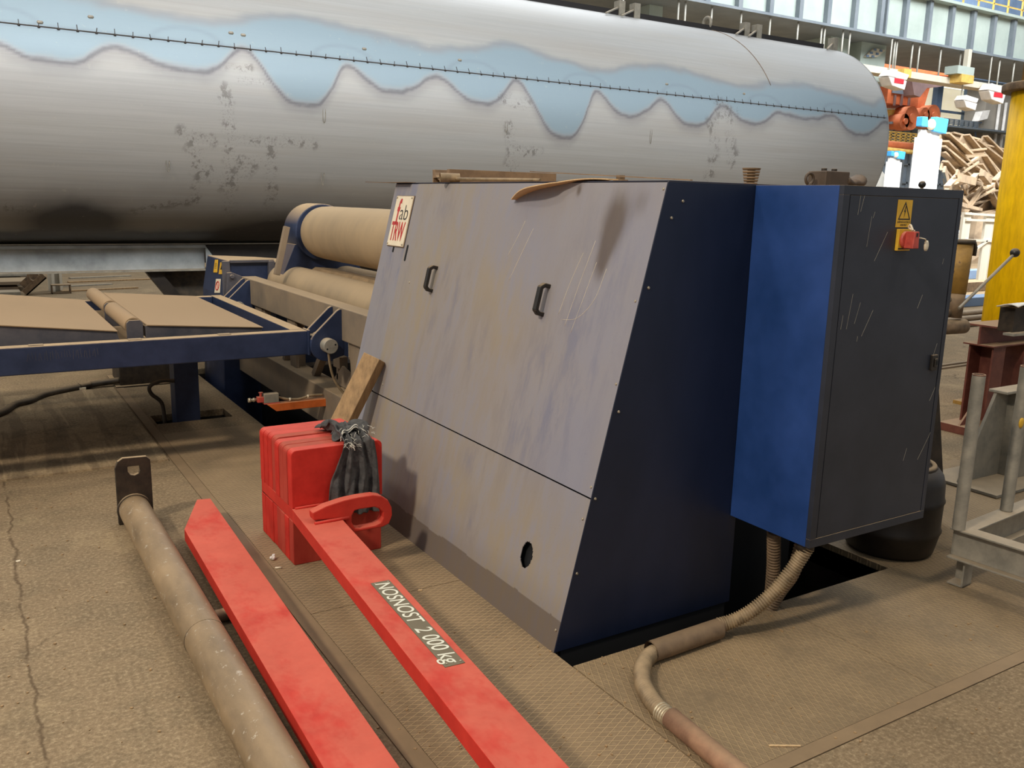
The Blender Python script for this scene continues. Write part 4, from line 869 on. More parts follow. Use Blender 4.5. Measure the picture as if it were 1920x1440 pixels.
hy = thing('hydraulic_unit', 'worn yellow-brown hydraulic cylinder with a lever behind the cabinet', 'hydraulic unit', (5.2, 3.2, 0))
b = MB(); b.cyl((5.20, 3.2, 1.15), (5.215, 3.2, 1.455), .060, n=28); b.make('cylinder', 'yellow_rust', hy)
b = MB(); b.cyl((5.19, 3.2, 1.0), (5.20, 3.2, 1.15), .058, n=28); b.cyl((4.85, 3.2, .0), (4.85, 3.2, 1.05), .06, n=20); b.cyl((4.85, 3.2, 1.03), (5.21, 3.2, 1.03), .03, n=12); b.make('column', 'rust', hy)
b = MB(); b.cyl((5.215, 3.2, 1.455), (5.215, 3.2, 1.478), .072, .068, n=28); b.tube([(5.27, 3.16, 1.46), (5.285, 3.16, 1.43), (5.28, 3.16, 1.38)], .012, 6); b.make('cap', 'rubber', hy)
b = MB(); b.cyl((4.85, 3.2, .945), (5.27, 3.16, .945), .045, n=24); b.cyl((5.27, 3.16, .945), (5.275, 3.16, .945), .038, n=24); b.make('motor', 'rust', hy, bevel=.003)
l0, l1 = at(1798, 578, 1, 3.1), at(1900, 478, 1, 3.1)
lv = MB().tube([l0, l0.lerp(l1, .5), l1], .0095, 10).make('lever', 'galv', hy); MB().sphere(at(1903, 474, 1, 3.1), .029, 20).make('lever_knob', 'blackplastic', lv)
b = MB(); q = at(1729, 346, 1, 3.2); b.tube([(q.x + .05, q.y + .02, 1.2), (q.x + .02, q.y, 1.6), q], .009, 8); b.cyl((q.x + .05, q.y + .02, 1.18), (5.2, 3.2, 1.1), .02); lv = b.make('lever', 'galv', hy); MB().sphere(q, .021, 20).make('lever_knob', 'blackplastic', lv)

# ------------------------------------------------------------------ yellow hall column, red-oxide stand, gusset foot, pipe rack on the right
yc = thing('yellow_column', 'tall yellow round column with a rusty collar at the right edge', 'column', (7.55, 4.06, 0))
YX, YY = 7.55, 4.06
b = MB(); b.tube([(YX, YY, 0.03), (YX, YY, 1.4), (YX, YY, 2.62)], .275, 48); b.make('lower_shaft', 'yellow', yc)
b = MB(); b.cyl((YX, YY, 2.60), (YX, YY, 2.665), .35, n=48); b.make('collar', 'rust', yc, bevel=.012)
b = MB(); b.tube([(YX, YY, 2.66), (YX, YY, 7)], .215, 40); b.make('upper_shaft', 'yellow_rust', yc)
b = MB(); b.tube(smooth_path([(YX - .25, YY - .05, 2.66), (YX - .24, YY, 2.85), (YX - .22, YY - .05, 3.05), (YX - .12, YY - .20, 3.2)]), .012, 6); b.make('cable', 'rust', yc)
b = MB(); b.box(YX - .3, YX + .4, YY - .3, YY + .3, 0, .03); b.make('base_plate', 'yellow_rust', yc)
rd = thing('steel_stand', 'red-brown painted steel trestle standing in front of the yellow column', 'stand', (6.5, 3.75, 0))
def P2(px, py, Y): p = at(px, py, 1, Y); return (p.x, p.z)
b = MB(); b.box(6.26, 6.86, 3.58, 3.86, .0, .062); b.make('base_plate', 'oxide', rd, bevel=.003)
b = MB(); b.box(6.46, 6.62, 3.62, 3.635, .062, .66); b.box(6.46, 6.62, 3.80, 3.815, .062, .66); b.box(6.605, 6.62, 3.635, 3.80, .062, .66); b.make('post', 'oxide', rd, bevel=.002)
b = MB(); b.prism([(6.28, .062), (6.46, .062), (6.46, .24)], 1, 3.70, 3.715); b.make('gusset', 'oxide', rd)
b = MB(); b.prism([(6.62, .062), (6.80, .062), (6.62, .22)], 1, 3.70, 3.715); b.make('gusset', 'oxide', rd)
b = MB(); b.prism([(6.62, .46), (6.62, .66), (6.80, .66)], 1, 3.70, 3.715); b.make('gusset', 'oxide', rd)
b = MB(); b.box(6.88, 7.02, 3.62, 3.80, .0, .66); b.make('post', 'oxide', rd, bevel=.002)
b = MB(); b.box(6.42, 7.5, 3.60, 3.84, .66, .672); b.box(6.42, 7.5, 3.715, 3.73, .672, .806); b.box(6.42, 7.5, 3.60, 3.84, .806, .82); b.make('top_beam', 'oxide', rd, bevel=.002)
tr = thing('steel_tray', 'dark steel box section with white papers on top at the right edge', 'box', (6.0, 2.95, .9))
a_ = P2(1901, 578, 3.1); c_ = P2(1901, 623, 3.1)
b = MB(); b.box(a_[0] + .02, a_[0] + .6, 3.1, 3.2, c_[1], a_[1]); b.make('box', 'darksteel', tr, bevel=.003)
b = MB(); b.box(a_[0] - .05, a_[0] + .65, 3.05, 3.12, c_[1] - .015, c_[1]); b.make('lip', 'galv', tr)
b = MB(); b.box(a_[0] + .45, a_[0] + .52, 3.11, 3.18, 0, c_[1]); b.make('leg', 'darksteel', tr)
def pap(u, v):
    return Vector((a_[0] - .06 + .55 * u, 3.04 + .14 * v, a_[1] + .016 + .010 * math.sin(u * 7) * (1 - v) + .012 * math.sin(u * 3 + v * 4)))
paintgrid('papers', pap, 20, 10, lambda u, v, p: (0, 0, 0, 0), 'paper', base=(a_[0], 3.1, a_[1]), thick=.006, smooth=True); tag(bpy.data.objects['papers'], 'loose white papers lying on the dark box at the right edge', 'paper')
gs = thing('gusset_stand', 'grey painted stand foot with a triangular gusset at the right edge', 'stand', (5.4, 2.95, 0))
b = MB(); b.box(5.02, 5.75, 2.68, 3.15, .004, .022); b.make('base_plate', 'greypaint', gs, bevel=.002)
b = MB(); b.prism([(5.05, .022), (5.50, .022), (5.50, .56), (5.33, .56)], 1, 2.93, 2.95); b.make('gusset', 'greypaint', gs, bevel=.002)
b = MB(); b.box(5.46, 5.62, 2.82, 3.02, .022, .56); b.make('post', 'greypaint', gs, bevel=.003)
b = MB(); b.box(5.32, 5.75, 2.86, 2.98, .56, .578); b.make('bracket', 'galv', gs, bevel=.004)
rk = thing('pipe_rack', 'low galvanised channel frame with upright round pipes at the right edge', 'rack', (3.70, 2.10, 0))
RT = Matrix.Translation((3.655, 2.085, 0)) @ Matrix.Rotation(math.radians(5), 4, 'Z')
def ibeam(b, x0, x1, y0, y1, z0, z1, along):
    t = .008
    if along == 'x': b.box(x0, x1, y0, y1, z1 - t, z1, RT); b.box(x0, x1, y0, y1, z0, z0 + t, RT); b.box(x0, x1, (y0 + y1) / 2 - .004, (y0 + y1) / 2 + .004, z0 + t, z1 - t, RT)
    else: b.box(x0, x1, y0, y1, z1 - t, z1, RT); b.box(x0, x1, y0, y1, z0, z0 + t, RT); b.box((x0 + x1) / 2 - .004, (x0 + x1) / 2 + .004, y0, y1, z0 + t, z1 - t, RT)
b = MB(); ibeam(b, -.04, .04, -1.3, .03, .135, .275, 'y'); b.make('side_channel', 'galv', rk, bevel=.0015)
b = MB(); ibeam(b, .04, 1.5, -.05, .03, .137, .273, 'x'); b.make('end_channel', 'galv', rk, bevel=.0015)
b = MB(); ibeam(b, 1.42, 1.5, -1.3, -.05, .137, .273, 'y'); b.make('side_channel', 'galv', rk, bevel=.0015)
b = MB(); b.box(-.005, .075, -.04, -.032, .004, .135, RT); b.box(-.005, .075, -.04, .03, .004, .012, RT); b.box(.067, .075, -.032, .03, .004, .135, RT); b.make('foot', 'galv', rk, bevel=.001)
for x, y, h in ((-.025, .0, .97), (.42, -.0, .965), (1.1, 0, .97)):
    p = RT @ Vector((x, y, .275)); b = MB(); b.tube([p, p + Vector((0, 0, h - .275))], .027, 24, caps=False); b.tube([p + Vector((0, 0, h - .275)), p], .022, 24, caps=False)
    pi_ = b.make('upright_pipe', 'galv', rk)
    bb = MB(); bb.torus(p + Vector((0, 0, h - .277)), .0245, .0035, 2, k=6); bb.make('painted_rim', 'oxide', pi_)
    if abs(x - .42) < .01:
        bb = MB(); q = p + Vector((-.018, -.021, .43)); bb.sphere(q, .022, 12, (.9, .3, 1.2)); bb.make('yellow_spot', 'warnyellow', pi_)

# ------------------------------------------------------------------ litter on the floor
def litter(name, x, y, z, mat, kind, label, cat):
    b = MB()
    if kind == 'butt': b.cyl((x, y, z + .005), (x + .026, y - .010, z + .005), .0045, n=10)
    elif kind == 'ball':
        b.sphere((x, y, z + .010), .012, 8, (1, .8, .8)); b.sphere((x + .006, y + .01, z + .018), .009, 8); b.sphere((x - .008, y, z + .014), .008, 8)
    elif kind == 'sliver': b.bar((x, y, z + .003), (x + .085, y - .05, z + .003), .006, .003)
    else:
        r = random.Random(int(x * 1000)); pts = [(x + .012 * r.uniform(.6, 1.2) * math.cos(a), y + .008 * r.uniform(.5, 1.2) * math.sin(a)) for a in [2 * PI * i / 7 for i in range(7)]]; b.prism(pts, 2, z, z + .004)
    tag(b.make(name, mat, base=(x, y, z)), label, cat)
p = at(516, 1067, 2, 0); litter('cigarette_butt', p.x, p.y, .001, 'cream', 'butt', 'cigarette butt on the tear plate in front of the red block', 'cigarette butt')
p = at(512, 1051, 2, 0); litter('paper_scrap', p.x, p.y, .001, 'paper', 'ball', 'crumpled white paper scrap just behind the cigarette butt', 'scrap')
p = at(1442, 1400, 2, 0); litter('wood_sliver', p.x, p.y, .001, 'cardboard', 'sliver', 'pale wood sliver on the tear plate right of the conduit', 'sliver')
p = at(788, 1108, 2, 0); litter('paper_scrap', p.x, p.y, .001, 'cardboard', 'flake', 'small pale scrap on the walkway between lifting beam and housing', 'scrap')
p = at(35, 1053, 2, 0); litter('paper_scrap', p.x, p.y, .001, 'cream', 'flake', 'pale scrap on the concrete at the left edge', 'scrap')
rs = random.Random(21); b = MB()
for i in range(260):
    px_, py_ = rs.choice(((rs.uniform(0, 600), rs.uniform(900, 1430)), (rs.uniform(1100, 1900), rs.uniform(1150, 1430)), (rs.uniform(700, 1150), rs.uniform(1150, 1430))))
    q = at(px_, py_, 2, 0); r = rs.uniform(.0015, .006)
    if (2.35 < q.y and q.x > 1.74): continue
    a0 = rs.uniform(0, 6); b.prism([(q.x + r * rs.uniform(.5, 1.3) * math.cos(a0 + a), q.y + r * rs.uniform(.5, 1.3) * math.sin(a0 + a)) for a in [2 * PI * k_ / 5 for k_ in range(5)]], 2, .001, .001 + r * .8)
tag(b.make('grit', 'wood', base=(0, 0, 0)), 'fine pale grit and crumbs scattered over the foreground floor', 'grit', kind='stuff')

# ------------------------------------------------------------------ floor beyond the tank (seen under it, far left)
ps = thing('sheet_stack', 'pile of thin steel sheets on the floor beyond the tank at the left edge', 'stack', (.2, 17.5, 0))
rs = random.Random(31)
for i, (y0, y1, x0, x1, z) in enumerate(((15.9, 16.3, -3, .7, .05), (16.5, 17.3, -3, .9, .16), (17.4, 18.4, -3, 1.0, .22), (18.5, 19.3, -3, 1.2, .30))):
    b = MB(); b.box(x0, x1, y0, y1, z - .05 if i else 0, z); b.box(x0, x1 - .2, y0 + .05, y1, 0, max(.01, z - .09)); b.make('sheet', ('galv', 'dusty', 'galv', 'dusty')[i], ps)
for i, (x, y, L, mt, lb_) in enumerate(((1.9, 16.2, 1.2, 'wood', 'tan offcut strip on the floor beyond the tank, nearest the feed table'), (1.7, 17.0, 1.0, 'galv', 'grey offcut strip on the floor beyond the tank, second from the feed table'), (2.3, 17.8, 1.5, 'wood', 'tan offcut strip on the floor beyond the tank, third from the feed table'), (2.2, 18.6, 1.1, 'galv', 'grey offcut strip on the floor beyond the tank, farthest'))):
    tag(MB().bar((x - L / 2, y, .012), (x + L / 2, y + .25, .012), .12, .02).make('steel_offcut', mt, base=(x, y, 0)), lb_, 'offcut')
vs_ = thing('white_post', 'short white painted post foot beyond the tank', 'post', (1.25, 16.4, 0))
b = MB(); b.box(1.13, 1.33, 16.4, 16.43, .0, .75); b.box(1.18, 1.22, 16.25, 16.4, 0, .75); b.box(1.29, 1.33, 16.25, 16.4, 0, .75); b.make('post', 'whitewall', vs_)
b = MB(); b.box(1.14, 1.42, 15.9, 16.1, 0, .015); b.box(1.14, 1.42, 15.9, 16.1, .13, .145); b.box(1.14, 1.155, 15.9, 16.1, 0, .14); b.box(1.405, 1.42, 15.9, 16.1, 0, .14); tag(b.make('hollow_section', 'rust', base=(1.28, 16, 0)), 'short brown hollow section at the white post foot', 'steel section')
T_ = Matrix.Translation((.78, 15.8, .0)) @ Matrix.Rotation(math.radians(-42), 4, 'Y')
b = MB(); b.box(0, .40, 0, .3, 0, .02, T_); b.box(0, .4, 0, .02, 0, .10, T_); b.box(.05, .35, .28, .3, .02, .18, T_); b.torus(T_ @ Vector((.3, .02, .14)), .09, .02, 1); tag(b.make('steel_bracket', 'rust', base=(.9, 15.8, 0)), 'tilted brown bracket with a round hole lying beside the white post foot', 'bracket')

# ------------------------------------------------------------------ far hall on the right
def Q(px, py, Y): p = at(px, py, 1, Y); return p.x, p.z
struct(MB().box(-30, 120, 44, 44.4, 0, 26).make('wall_far', 'greywall'))
# crane runway girder
gd = thing('runway_girder', 'pale green crane runway box girder with vertical stiffeners across the hall', 'girder', (33, 24, 8.35))
zb_ = Q(1650, 68, 24)[1]; zt_ = Q(1820, 18, 24)[1]
b = MB(); b.box(8, 62, 24, 27.8, zb_ + .05, zt_ - .05); b.make('box', 'girder', gd)
b = MB(); b.box(8, 62, 23.75, 28, zb_ - .04, zb_ + .05); b.make('bottom_flange', 'girder_dk', gd)
b = MB(); b.box(8, 62, 23.6, 28, zt_ - .05, zt_ + .06); b.make('top_flange', 'girder', gd)
sx0 = Q(1598, 30, 24)[0]
for i in range(-11, 16):
    b = MB(); x = sx0 + i * 1.535; wd = .10 if i != 3 else .10; b.box(x - wd, x + wd, 23.8, 24.0, zb_ + .05, zt_ - .05)
    if i == 1: b.box(x + .25, x + .34, 23.8, 24, zb_ + .05, zt_ - .05)
    b.make('stiffener', 'girder_dk', gd)
# railing on the girder
rl = thing('girder_railing', 'yellow pipe railing on top of the crane girder', 'railing', (40, 23.8, zt_))
for i in range(16):
    x = 31 + i * 1.1; b = MB(); b.box(x - .03, x + .03, 23.7, 23.76, zt_ + .06, zt_ + 1.15); b.make('post', 'rail', rl)
for z in (.35, .75, 1.12):
    b = MB(); b.box(31, 47.5, 23.7, 23.75, zt_ + z - .025, zt_ + z + .025); b.make('rail', 'rail', rl)
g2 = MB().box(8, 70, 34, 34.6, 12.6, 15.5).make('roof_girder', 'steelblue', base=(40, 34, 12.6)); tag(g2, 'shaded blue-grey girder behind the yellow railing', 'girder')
# hanging tray
ct = thing('cable_tray', 'pale cable tray hung under the girder on thin rods', 'cable tray', (34, 24.1, 7.1))
zc0, zc1 = Q(1780, 158, 24)[1], Q(1780, 146, 24)[1]
b = MB(); b.box(20, 46, 23.9, 24.5, zc0, zc1); b.make('tray', 'whitewall', ct)
for px_ in (1165, 1268, 1281, 1330, 1385, 1439, 1491, 1535, 1541, 1575, 1588, 1672, 1676, 1705, 1718, 1758, 1795, 1868, 1895):
    x = Q(px_, 60 + (px_ - 1500) * .17 + 30, 24)[0]; b = MB(); b.cyl((x, 23.95, zc1), (x, 23.95, zb_ - .03), .035, n=8); b.make('rod', 'lattice', ct)
def bgbox(name, x0, y0, x1, y1, Y, dep, mat, label, cat, group=None, bevel=0):
    a, c_ = Q(x0, y0, Y), Q(x1, y1, Y); xa, xb = sorted((a[0], c_[0])); za, zb2 = sorted((a[1], c_[1]))
    o = MB().box(xa, xb, Y, Y + dep, za, zb2).make(name, mat, base=((xa + xb) / 2, Y, za), bevel=bevel); return tag(o, label, cat, group)
bgbox('switch_box', 1696, 128, 1708, 146, 23.6, .3, 'rail', 'small yellowish box on the cable tray', 'box')
bx2 = thing('junction_cabinet', 'grey and yellow box hanging below the cable tray', 'box', (Q(1810, 120, 23.4)[0], 23.4, Q(1810, 158, 23.4)[1]))
a, c_ = Q(1797, 122, 23.4), Q(1824, 157, 23.4); MB().box(a[0], c_[0], 23.4, 24, (a[1] + c_[1]) / 2, a[1]).make('upper_box', 'girder', bx2); MB().box(a[0] + .3, c_[0], 23.38, 24, c_[1], (a[1] + c_[1]) / 2).make('lower_box', 'rail', bx2)
x = Q(1814, 110, 23.6)[0]; MB().box(x - .12, x + .12, 23.5, 23.7, a[1], zb_).make('hanger', 'whitewall', bx2)
# consoles carrying the girder
for (x0, x1, lb_) in ((1558, 1592, 'grey steel console under the girder above the tank end'), (1617, 1664, 'large grey steel console right of the tank end'), (1215, 1240, 'grey steel console under the girder above the tank middle')):
    a, c_ = Q(x0, 70, 25.0), Q(x1, 70, 25.0); o = MB().prism([(a[0], zb_ - 1.5), (c_[0], zb_ - 1.5), (c_[0], zb_ - .04), (a[0], zb_ - .04)], 1, 25.0, 27).make('console', 'girder', base=(a[0], 25, zb_ - 1.5)); tag(o, lb_, 'console')
fr = thing('perforated_bracket', 'pale bracket with rows of square holes beside the tank end', 'bracket', (Q(1640, 105, 24.9)[0], 24.9, Q(1640, 105, 24.9)[1]))
b = MB(); q = [Q(1640, 90, 24.9), Q(1661, 94, 24.9), Q(1645, 107, 24.9), Q(1622, 106, 24.9)]; b.prism(q, 1, 24.9, 25.2); b.make('plate', 'whitewall', fr)
for i, (px_, py_) in enumerate(((1641, 93), (1652, 95), (1634, 99), (1645, 101), (1627, 105), (1637, 106))):
    c1 = Q(px_, py_, 24.88); b = MB(); b.box(c1[0] - .08, c1[0] + .08, 24.87, 24.9, c1[1] - .04, c1[1] + .04); b.make('hole', 'steelblue', fr)
# dark far structure under the girder
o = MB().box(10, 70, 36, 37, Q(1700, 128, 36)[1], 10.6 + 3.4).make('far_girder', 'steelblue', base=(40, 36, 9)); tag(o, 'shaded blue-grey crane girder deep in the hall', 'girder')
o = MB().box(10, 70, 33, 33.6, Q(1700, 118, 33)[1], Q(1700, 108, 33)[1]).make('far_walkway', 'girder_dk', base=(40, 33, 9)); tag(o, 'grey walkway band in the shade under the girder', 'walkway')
# orange crane
oc = thing('orange_crane', 'orange overhead crane with cab and driving gear in the distance', 'crane', (43, 31, 5))
def ob_(nm, x0, y0, x1, y1, Y, dep, mat='craneorange'):
    a, c_ = Q(x0, y0, Y), Q(x1, y1, Y); return MB().box(min(a[0], c_[0]), max(a[0], c_[0]), Y, Y + dep, min(a[1], c_[1]), max(a[1], c_[1])).make(nm, mat, oc)
a, c_, d_, e_ = Q(1640, 108, 31), Q(1792, 131, 31), Q(1792, 144, 31), Q(1640, 128, 31)
MB().prism([a, c_, d_, e_], 1, 31, 32).make('bridge_beam', 'craneorange', oc)
MB().prism([Q(1640, 128, 30.9), Q(1795, 148, 30.9), Q(1795, 152, 30.9), Q(1640, 133, 30.9)], 1, 30.9, 31.4).make('lower_chord', 'craneorange', oc)
ob_('cab', 1666, 161, 1720, 200, 31, 1.5); ob_('cab_window', 1674, 166, 1694, 177, 30.95, .06, 'window_blue'); ob_('cab_window', 1697, 162, 1706, 179, 30.95, .06, 'steelblue')
for px_ in (1678, 1691, 1705): ob_('cab_rib', px_, 178, px_ + 1, 198, 30.93, .06, 'tarp')
MB().prism([Q(1722, 160, 31), Q(1750, 163, 31), Q(1733, 220, 31), Q(1716, 220, 31)], 1, 31.2, 31.9).make('mast', 'craneorange', oc)
ob_('machinery_floor', 1672, 232, 1760, 237, 31, 1.2, 'girder_dk')
for i, (px_, py_, r) in enumerate(((1703, 222, .62), (1728, 217, .42), (1744, 219, .62), (1690, 228, .4))):
    q = Q(px_, py_, 30.8); b = MB(); b.cyl((q[0], 30.6, q[1]), (q[0], 31.4, q[1]), r, n=20); b.cyl((q[0], 30.5, q[1]), (q[0], 30.6, q[1]), r * .4, n=12); b.make('drive_wheel', 'craneorange', oc)
MB().prism([Q(1733, 206, 30.9), Q(1745, 206, 30.9), Q(1760, 222, 30.9), Q(1758, 232, 30.9), Q(1725, 232, 30.9)], 1, 31, 31.3).make('gear_guard', 'craneorange', oc)
MB().prism([Q(1688, 206, 31), Q(1716, 206, 31), Q(1716, 216, 31), Q(1694, 214, 31)], 1, 31.2, 31.6).make('motor_bed', 'craneorange', oc)
ob_('resistor_bank', 1673, 205, 1690, 232, 31.3, .6, 'rail')
o = MB().prism([Q(1709, 147, 30), Q(1735, 144, 30), Q(1800, 152, 30), Q(1762, 163, 30), Q(1738, 165, 30), Q(1725, 182, 30), Q(1714, 178, 30)], 1, 30, 30.6).make('hanging_sheet', 'tarp', base=(43, 30, 8)); tag(o, 'brown-violet sheet hanging under the orange crane', 'sheet')
MB().box(Q(1650, 115, 31)[0], Q(1650, 115, 31)[0] + .8, 32, 44, 9.2, 9.9).make('end_carriage', 'craneorange', oc)
# daylit cladding, windows, columns
a, c_ = Q(1738, 160, 40), Q(1842, 250, 40); wl_ = struct(MB().box(a[0], c_[0], 40, 40.2, c_[1] - 6, a[1] + .4).make('wall_cladding', 'cladlit'))
a, c_ = Q(1762, 162, 39.7), Q(1843, 174, 39.7); struct(MB().box(a[0], c_[0], 39.7, 39.8, c_[1], a[1]).make('window_1', 'daylight'))
for px_ in (1764, 1822):
    a = Q(px_, 170, 39.3); o = MB().box(a[0] - .3, a[0] + .3, 39.3, 39.7, 4, 11.3).make('wall_post', 'steelblue', base=(a[0], 39.3, 4)); tag(o, 'dark vertical steel post in front of the pale cladding, %s' % ('left of the two' if px_ < 1800 else 'right of the two'), 'post')
a = Q(1764, 208, 39.5); c_ = Q(1842, 208, 39.5); tag(MB().box(a[0] - 5, c_[0], 39.45, 39.6, a[1] - .08, a[1] + .08).make('wall_rail', 'steelblue', base=(a[0], 39.5, a[1])), 'dark horizontal rail across the pale cladding', 'rail')
hc = thing('hall_column', 'wide grey hall column with two white pipes left of the yellow column', 'column', (Q(1868, 250, 37)[0], 37, 0))
a, c_ = Q(1842, 250, 37), Q(1900, 250, 37); MB().box(a[0], c_[0], 37, 38.5, 0, 14).make('shaft', 'greywall', hc)
for px_ in (1862, 1874): a = Q(px_, 270, 36.9); MB().cyl((a[0], 36.8, 1), (a[0], 36.8, Q(1864, 190, 36.9)[1]), .10, n=10).make('pipe', 'lamp_white', hc)
# lower windows band and catwalk
a, c_ = Q(1660, 237, 38), Q(1838, 300, 38); lw = struct(MB().box(a[0], c_[0] + .5, 38, 38.2, 2.0, Q(1750, 240, 38)[1]).make('window_2', 'window_blue'))
MB().box(a[0], c_[0] + .5, 35.9, 38, Q(1750, 240, 38)[1] - .12, Q(1750, 240, 38)[1]).make('sill', 'girder_dk', lw)
xx = [a[0] + i * (c_[0] - a[0]) / 12 for i in range(13)]
b = MB()
for x in xx: b.box(x - .07, x + .07, 37.9, 38, 2.0, Q(1750, 240, 38)[1])
for z in (3.4, 4.6, 5.8): b.box(a[0], c_[0], 37.9, 38, z - .06, z + .06)
b.make('mullions', 'girder_dk', lw)
def railing(name, x0, x1, py_t, py_b, Y, n, mat, label, levels=4, zb3=None):
    r = thing(name, label, 'railing', (Q(x0, py_b, Y)[0], Y, Q(x0, py_b, Y)[1])); xa, zt2 = Q(x0, py_t, Y); xb, _ = Q(x1, py_t, Y); zb2 = Q(x0, py_b, Y)[1] if zb3 is None else zb3
    for i in range(n + 1):
        x = xa + (xb - xa) * i / n; MB().box(x - .04, x + .04, Y, Y + .08, zb2, zt2).make('post', mat, r)
    for k_ in range(levels):
        z = zb2 + (zt2 - zb2) * (k_ + 1) / levels; MB().box(xa, xb, Y, Y + .07, z - .035, z + .035).make('rail', mat, r)
    return r
railing('catwalk_railing', 1762, 1836, 221, 236, 36, 8, 'girder_dk', 'thin grey catwalk railing above the blue-grey windows', zb3=Q(1750, 240, 38)[1])
sr_ = railing('stair_railing', 1662, 1720, 246, 268, 28, 6, 'rail', 'yellow railing beside the tank end below the crane', 4)
o = MB().cyl((Q(1630, 268, 27)[0], 27, Q(1630, 268, 27)[1]), (Q(1728, 276, 27)[0], 27, Q(1728, 276, 27)[1]), .17, n=16).make('orange_tube', 'craneorange', base=(35, 27, 4)); tag(o, 'long faded orange tube running behind the white column', 'tube')
o = MB().cyl((Q(1626, 276, 26)[0], 26, Q(1626, 276, 26)[1]), (Q(1728, 287, 26)[0], 26, Q(1728, 287, 26)[1]), .10, n=12).make('yellow_tube', 'rail', base=(35, 26, 4)); tag(o, 'thin pale yellow tube below the orange tube', 'tube')
a, c_ = Q(1662, 268, 28), Q(1720, 268, 28); MB().box(a[0], c_[0], 27.9, 28.9, a[1] - .1, a[1]).make('platform', 'girder_dk', sr_)
for x in (a[0] + .1, c_[0] - .1): MB().box(x - .08, x + .08, 28.6, 28.76, 0, a[1] - .1).make('leg', 'girder_dk', sr_)
for nm, px_, py_, Y, r in (('orange_tube', 1640, 269, 27, .17), ('orange_tube', 1716, 275, 27, .17), ('yellow_tube', 1648, 278, 26, .10), ('yellow_tube', 1712, 285.6, 26, .10)):
    q = Q(px_, py_, Y); MB().box(q[0] - .04, q[0] + .04, Y - .04, Y + .04, 0, q[1] - r * .8).make('support', 'girder_dk', bpy.data.objects[nm])
# floodlights and signs
def flood(px, py, Y, s, label, red=True):
    q = Q(px, py, Y); t = thing('hall_floodlight', label, 'lamp', (q[0], Y, q[1])); x, z = q
    b = MB(); b.prism([(x - .75 * s, z + .18 * s), (x + .55 * s, z + .10 * s), (x + .45 * s, z - .30 * s), (x - .45 * s, z - .18 * s)], 1, Y, Y + .5); b.make('housing', 'lamp_white', t, bevel=.03)
    b = MB(); b.prism([(x - .75 * s, z + .22 * s), (x + .6 * s, z + .14 * s), (x + .75 * s, z + .38 * s), (x - .5 * s, z + .50 * s)], 1, Y + .05, Y + .5); b.make('reflector', 'lamp_white', t, bevel=.02)
    if red: b = MB(); b.box(x - .36 * s, x + .30 * s, Y - .02, Y, z - .06 * s, z + .14 * s, None); b.make('label_field', 'lamp_red', t)
    MB().cyl((x, Y + .52, z + .1 * s), (x, Y + .52, zb_ - .035), .03, n=8).make('hanger', 'lattice', t)
flood(1686, 154, 23.3, .9, 'white floodlight with a red field beside the tank end'); flood(1872, 180, 23.3, 1.0, 'white floodlight with a red field beside the yellow column'); flood(1822, 196, 23.3, .75, 'dull white floodlight hanging before the pale cladding', False)
q = Q(1842, 222, 36.4); fl_ = thing('wall_floodlight', 'small floodlight on a bracket on the wide grey column', 'lamp', (q[0], 36.4, q[1]))
MB().prism([(q[0] - .4, q[1] - .2), (q[0] + .6, q[1]), (q[0] + .8, q[1] + .6), (q[0] - .1, q[1] + .45)], 1, 36.4, 36.9).make('housing', 'lamp_white', fl_, bevel=.02)
b = MB(); b.bar((q[0] - .5, 36.92, q[1] - .3), (q[0] + .8, 36.92, q[1] - .2), .08, .08); b.bar((q[0], 36.92, q[1] - .3), (q[0] + .6, 36.92, q[1] - 1.8), .08, .08); b.make('bracket', 'steelblue', fl_)
# white welding columns
def wcol(x0, x1, pt, pb, Y, label):
    a, c_ = Q(x0, pt, Y), Q(x1, pb, Y); xm = (a[0] + c_[0]) / 2; w_ = (c_[0] - a[0]); t = thing('welding_column', label, 'column', (xm, Y, 0))
    MB().box(xm - w_ / 2, xm + w_ / 2, Y, Y + .14, .0, a[1]).make('mast', 'white_paint', t, bevel=.01)
    MB().box(xm - w_ * .42, xm + w_ * .4, Y + .03, Y + .12, a[1], a[1] + w_ * .2).make('cap', 'lamp_white', t, bevel=.01)
    z = a[1] + w_ * .2
    h_ = w_ * .62
    b = MB(); b.prism([(xm, z - .02), (xm + h_ * .9, z - .1 * h_), (xm + h_ * .95, z + .5 * h_), (xm + h_ * .1, z + .55 * h_)], 1, Y - .05, Y + .12); b.make('head', 'skyblue', t, bevel=.01)
    b = MB(); b.prism([(xm - h_ * .85, z + .12 * h_), (xm - h_ * .4, z + .1 * h_), (xm - h_ * .5, z + .5 * h_), (xm - h_ * .85, z + .5 * h_)], 1, Y - .05, Y + .12); b.make('head', 'skyblue', t, bevel=.01)
    b = MB(); b.sphere((xm - .15 * h_, Y - .02, z + .22 * h_), .26 * h_, 16, (1, .5, .9)); b.make('motor', 'cream', t)
    b = MB(); b.prism([(xm - w_ * 1.3, .0), (xm + w_ * 2.3, .0), (xm + w_ * 2.5, a[1] * .28), (xm + w_ * 1.6, a[1] * .52), (xm + w_ * .9, a[1] * .60), (xm + w_ * .5, a[1] * .62), (xm - w_ * 1.0, a[1] * .35)], 1, Y + .31, Y + .9); b.make('carriage', 'skyblue', t, bevel=.02)
    b = MB(); b.cyl((xm + w_ * .9, Y + .25, a[1] * .33), (xm + w_ * 1.9, Y + .2, a[1] * .30), .14 * w_ + .03, n=14); b.make('drive', 'lamp_white', t)
wcol(1724, 1757, 257, 348, 14, 'tall white welding column with a sky-blue head above the cabinet'); wcol(1668, 1687, 303, 346, 19, 'smaller white welding column with a blue head nearer the tank end')
q = Q(1615, 305, 21); q2 = Q(1668, 345, 21)
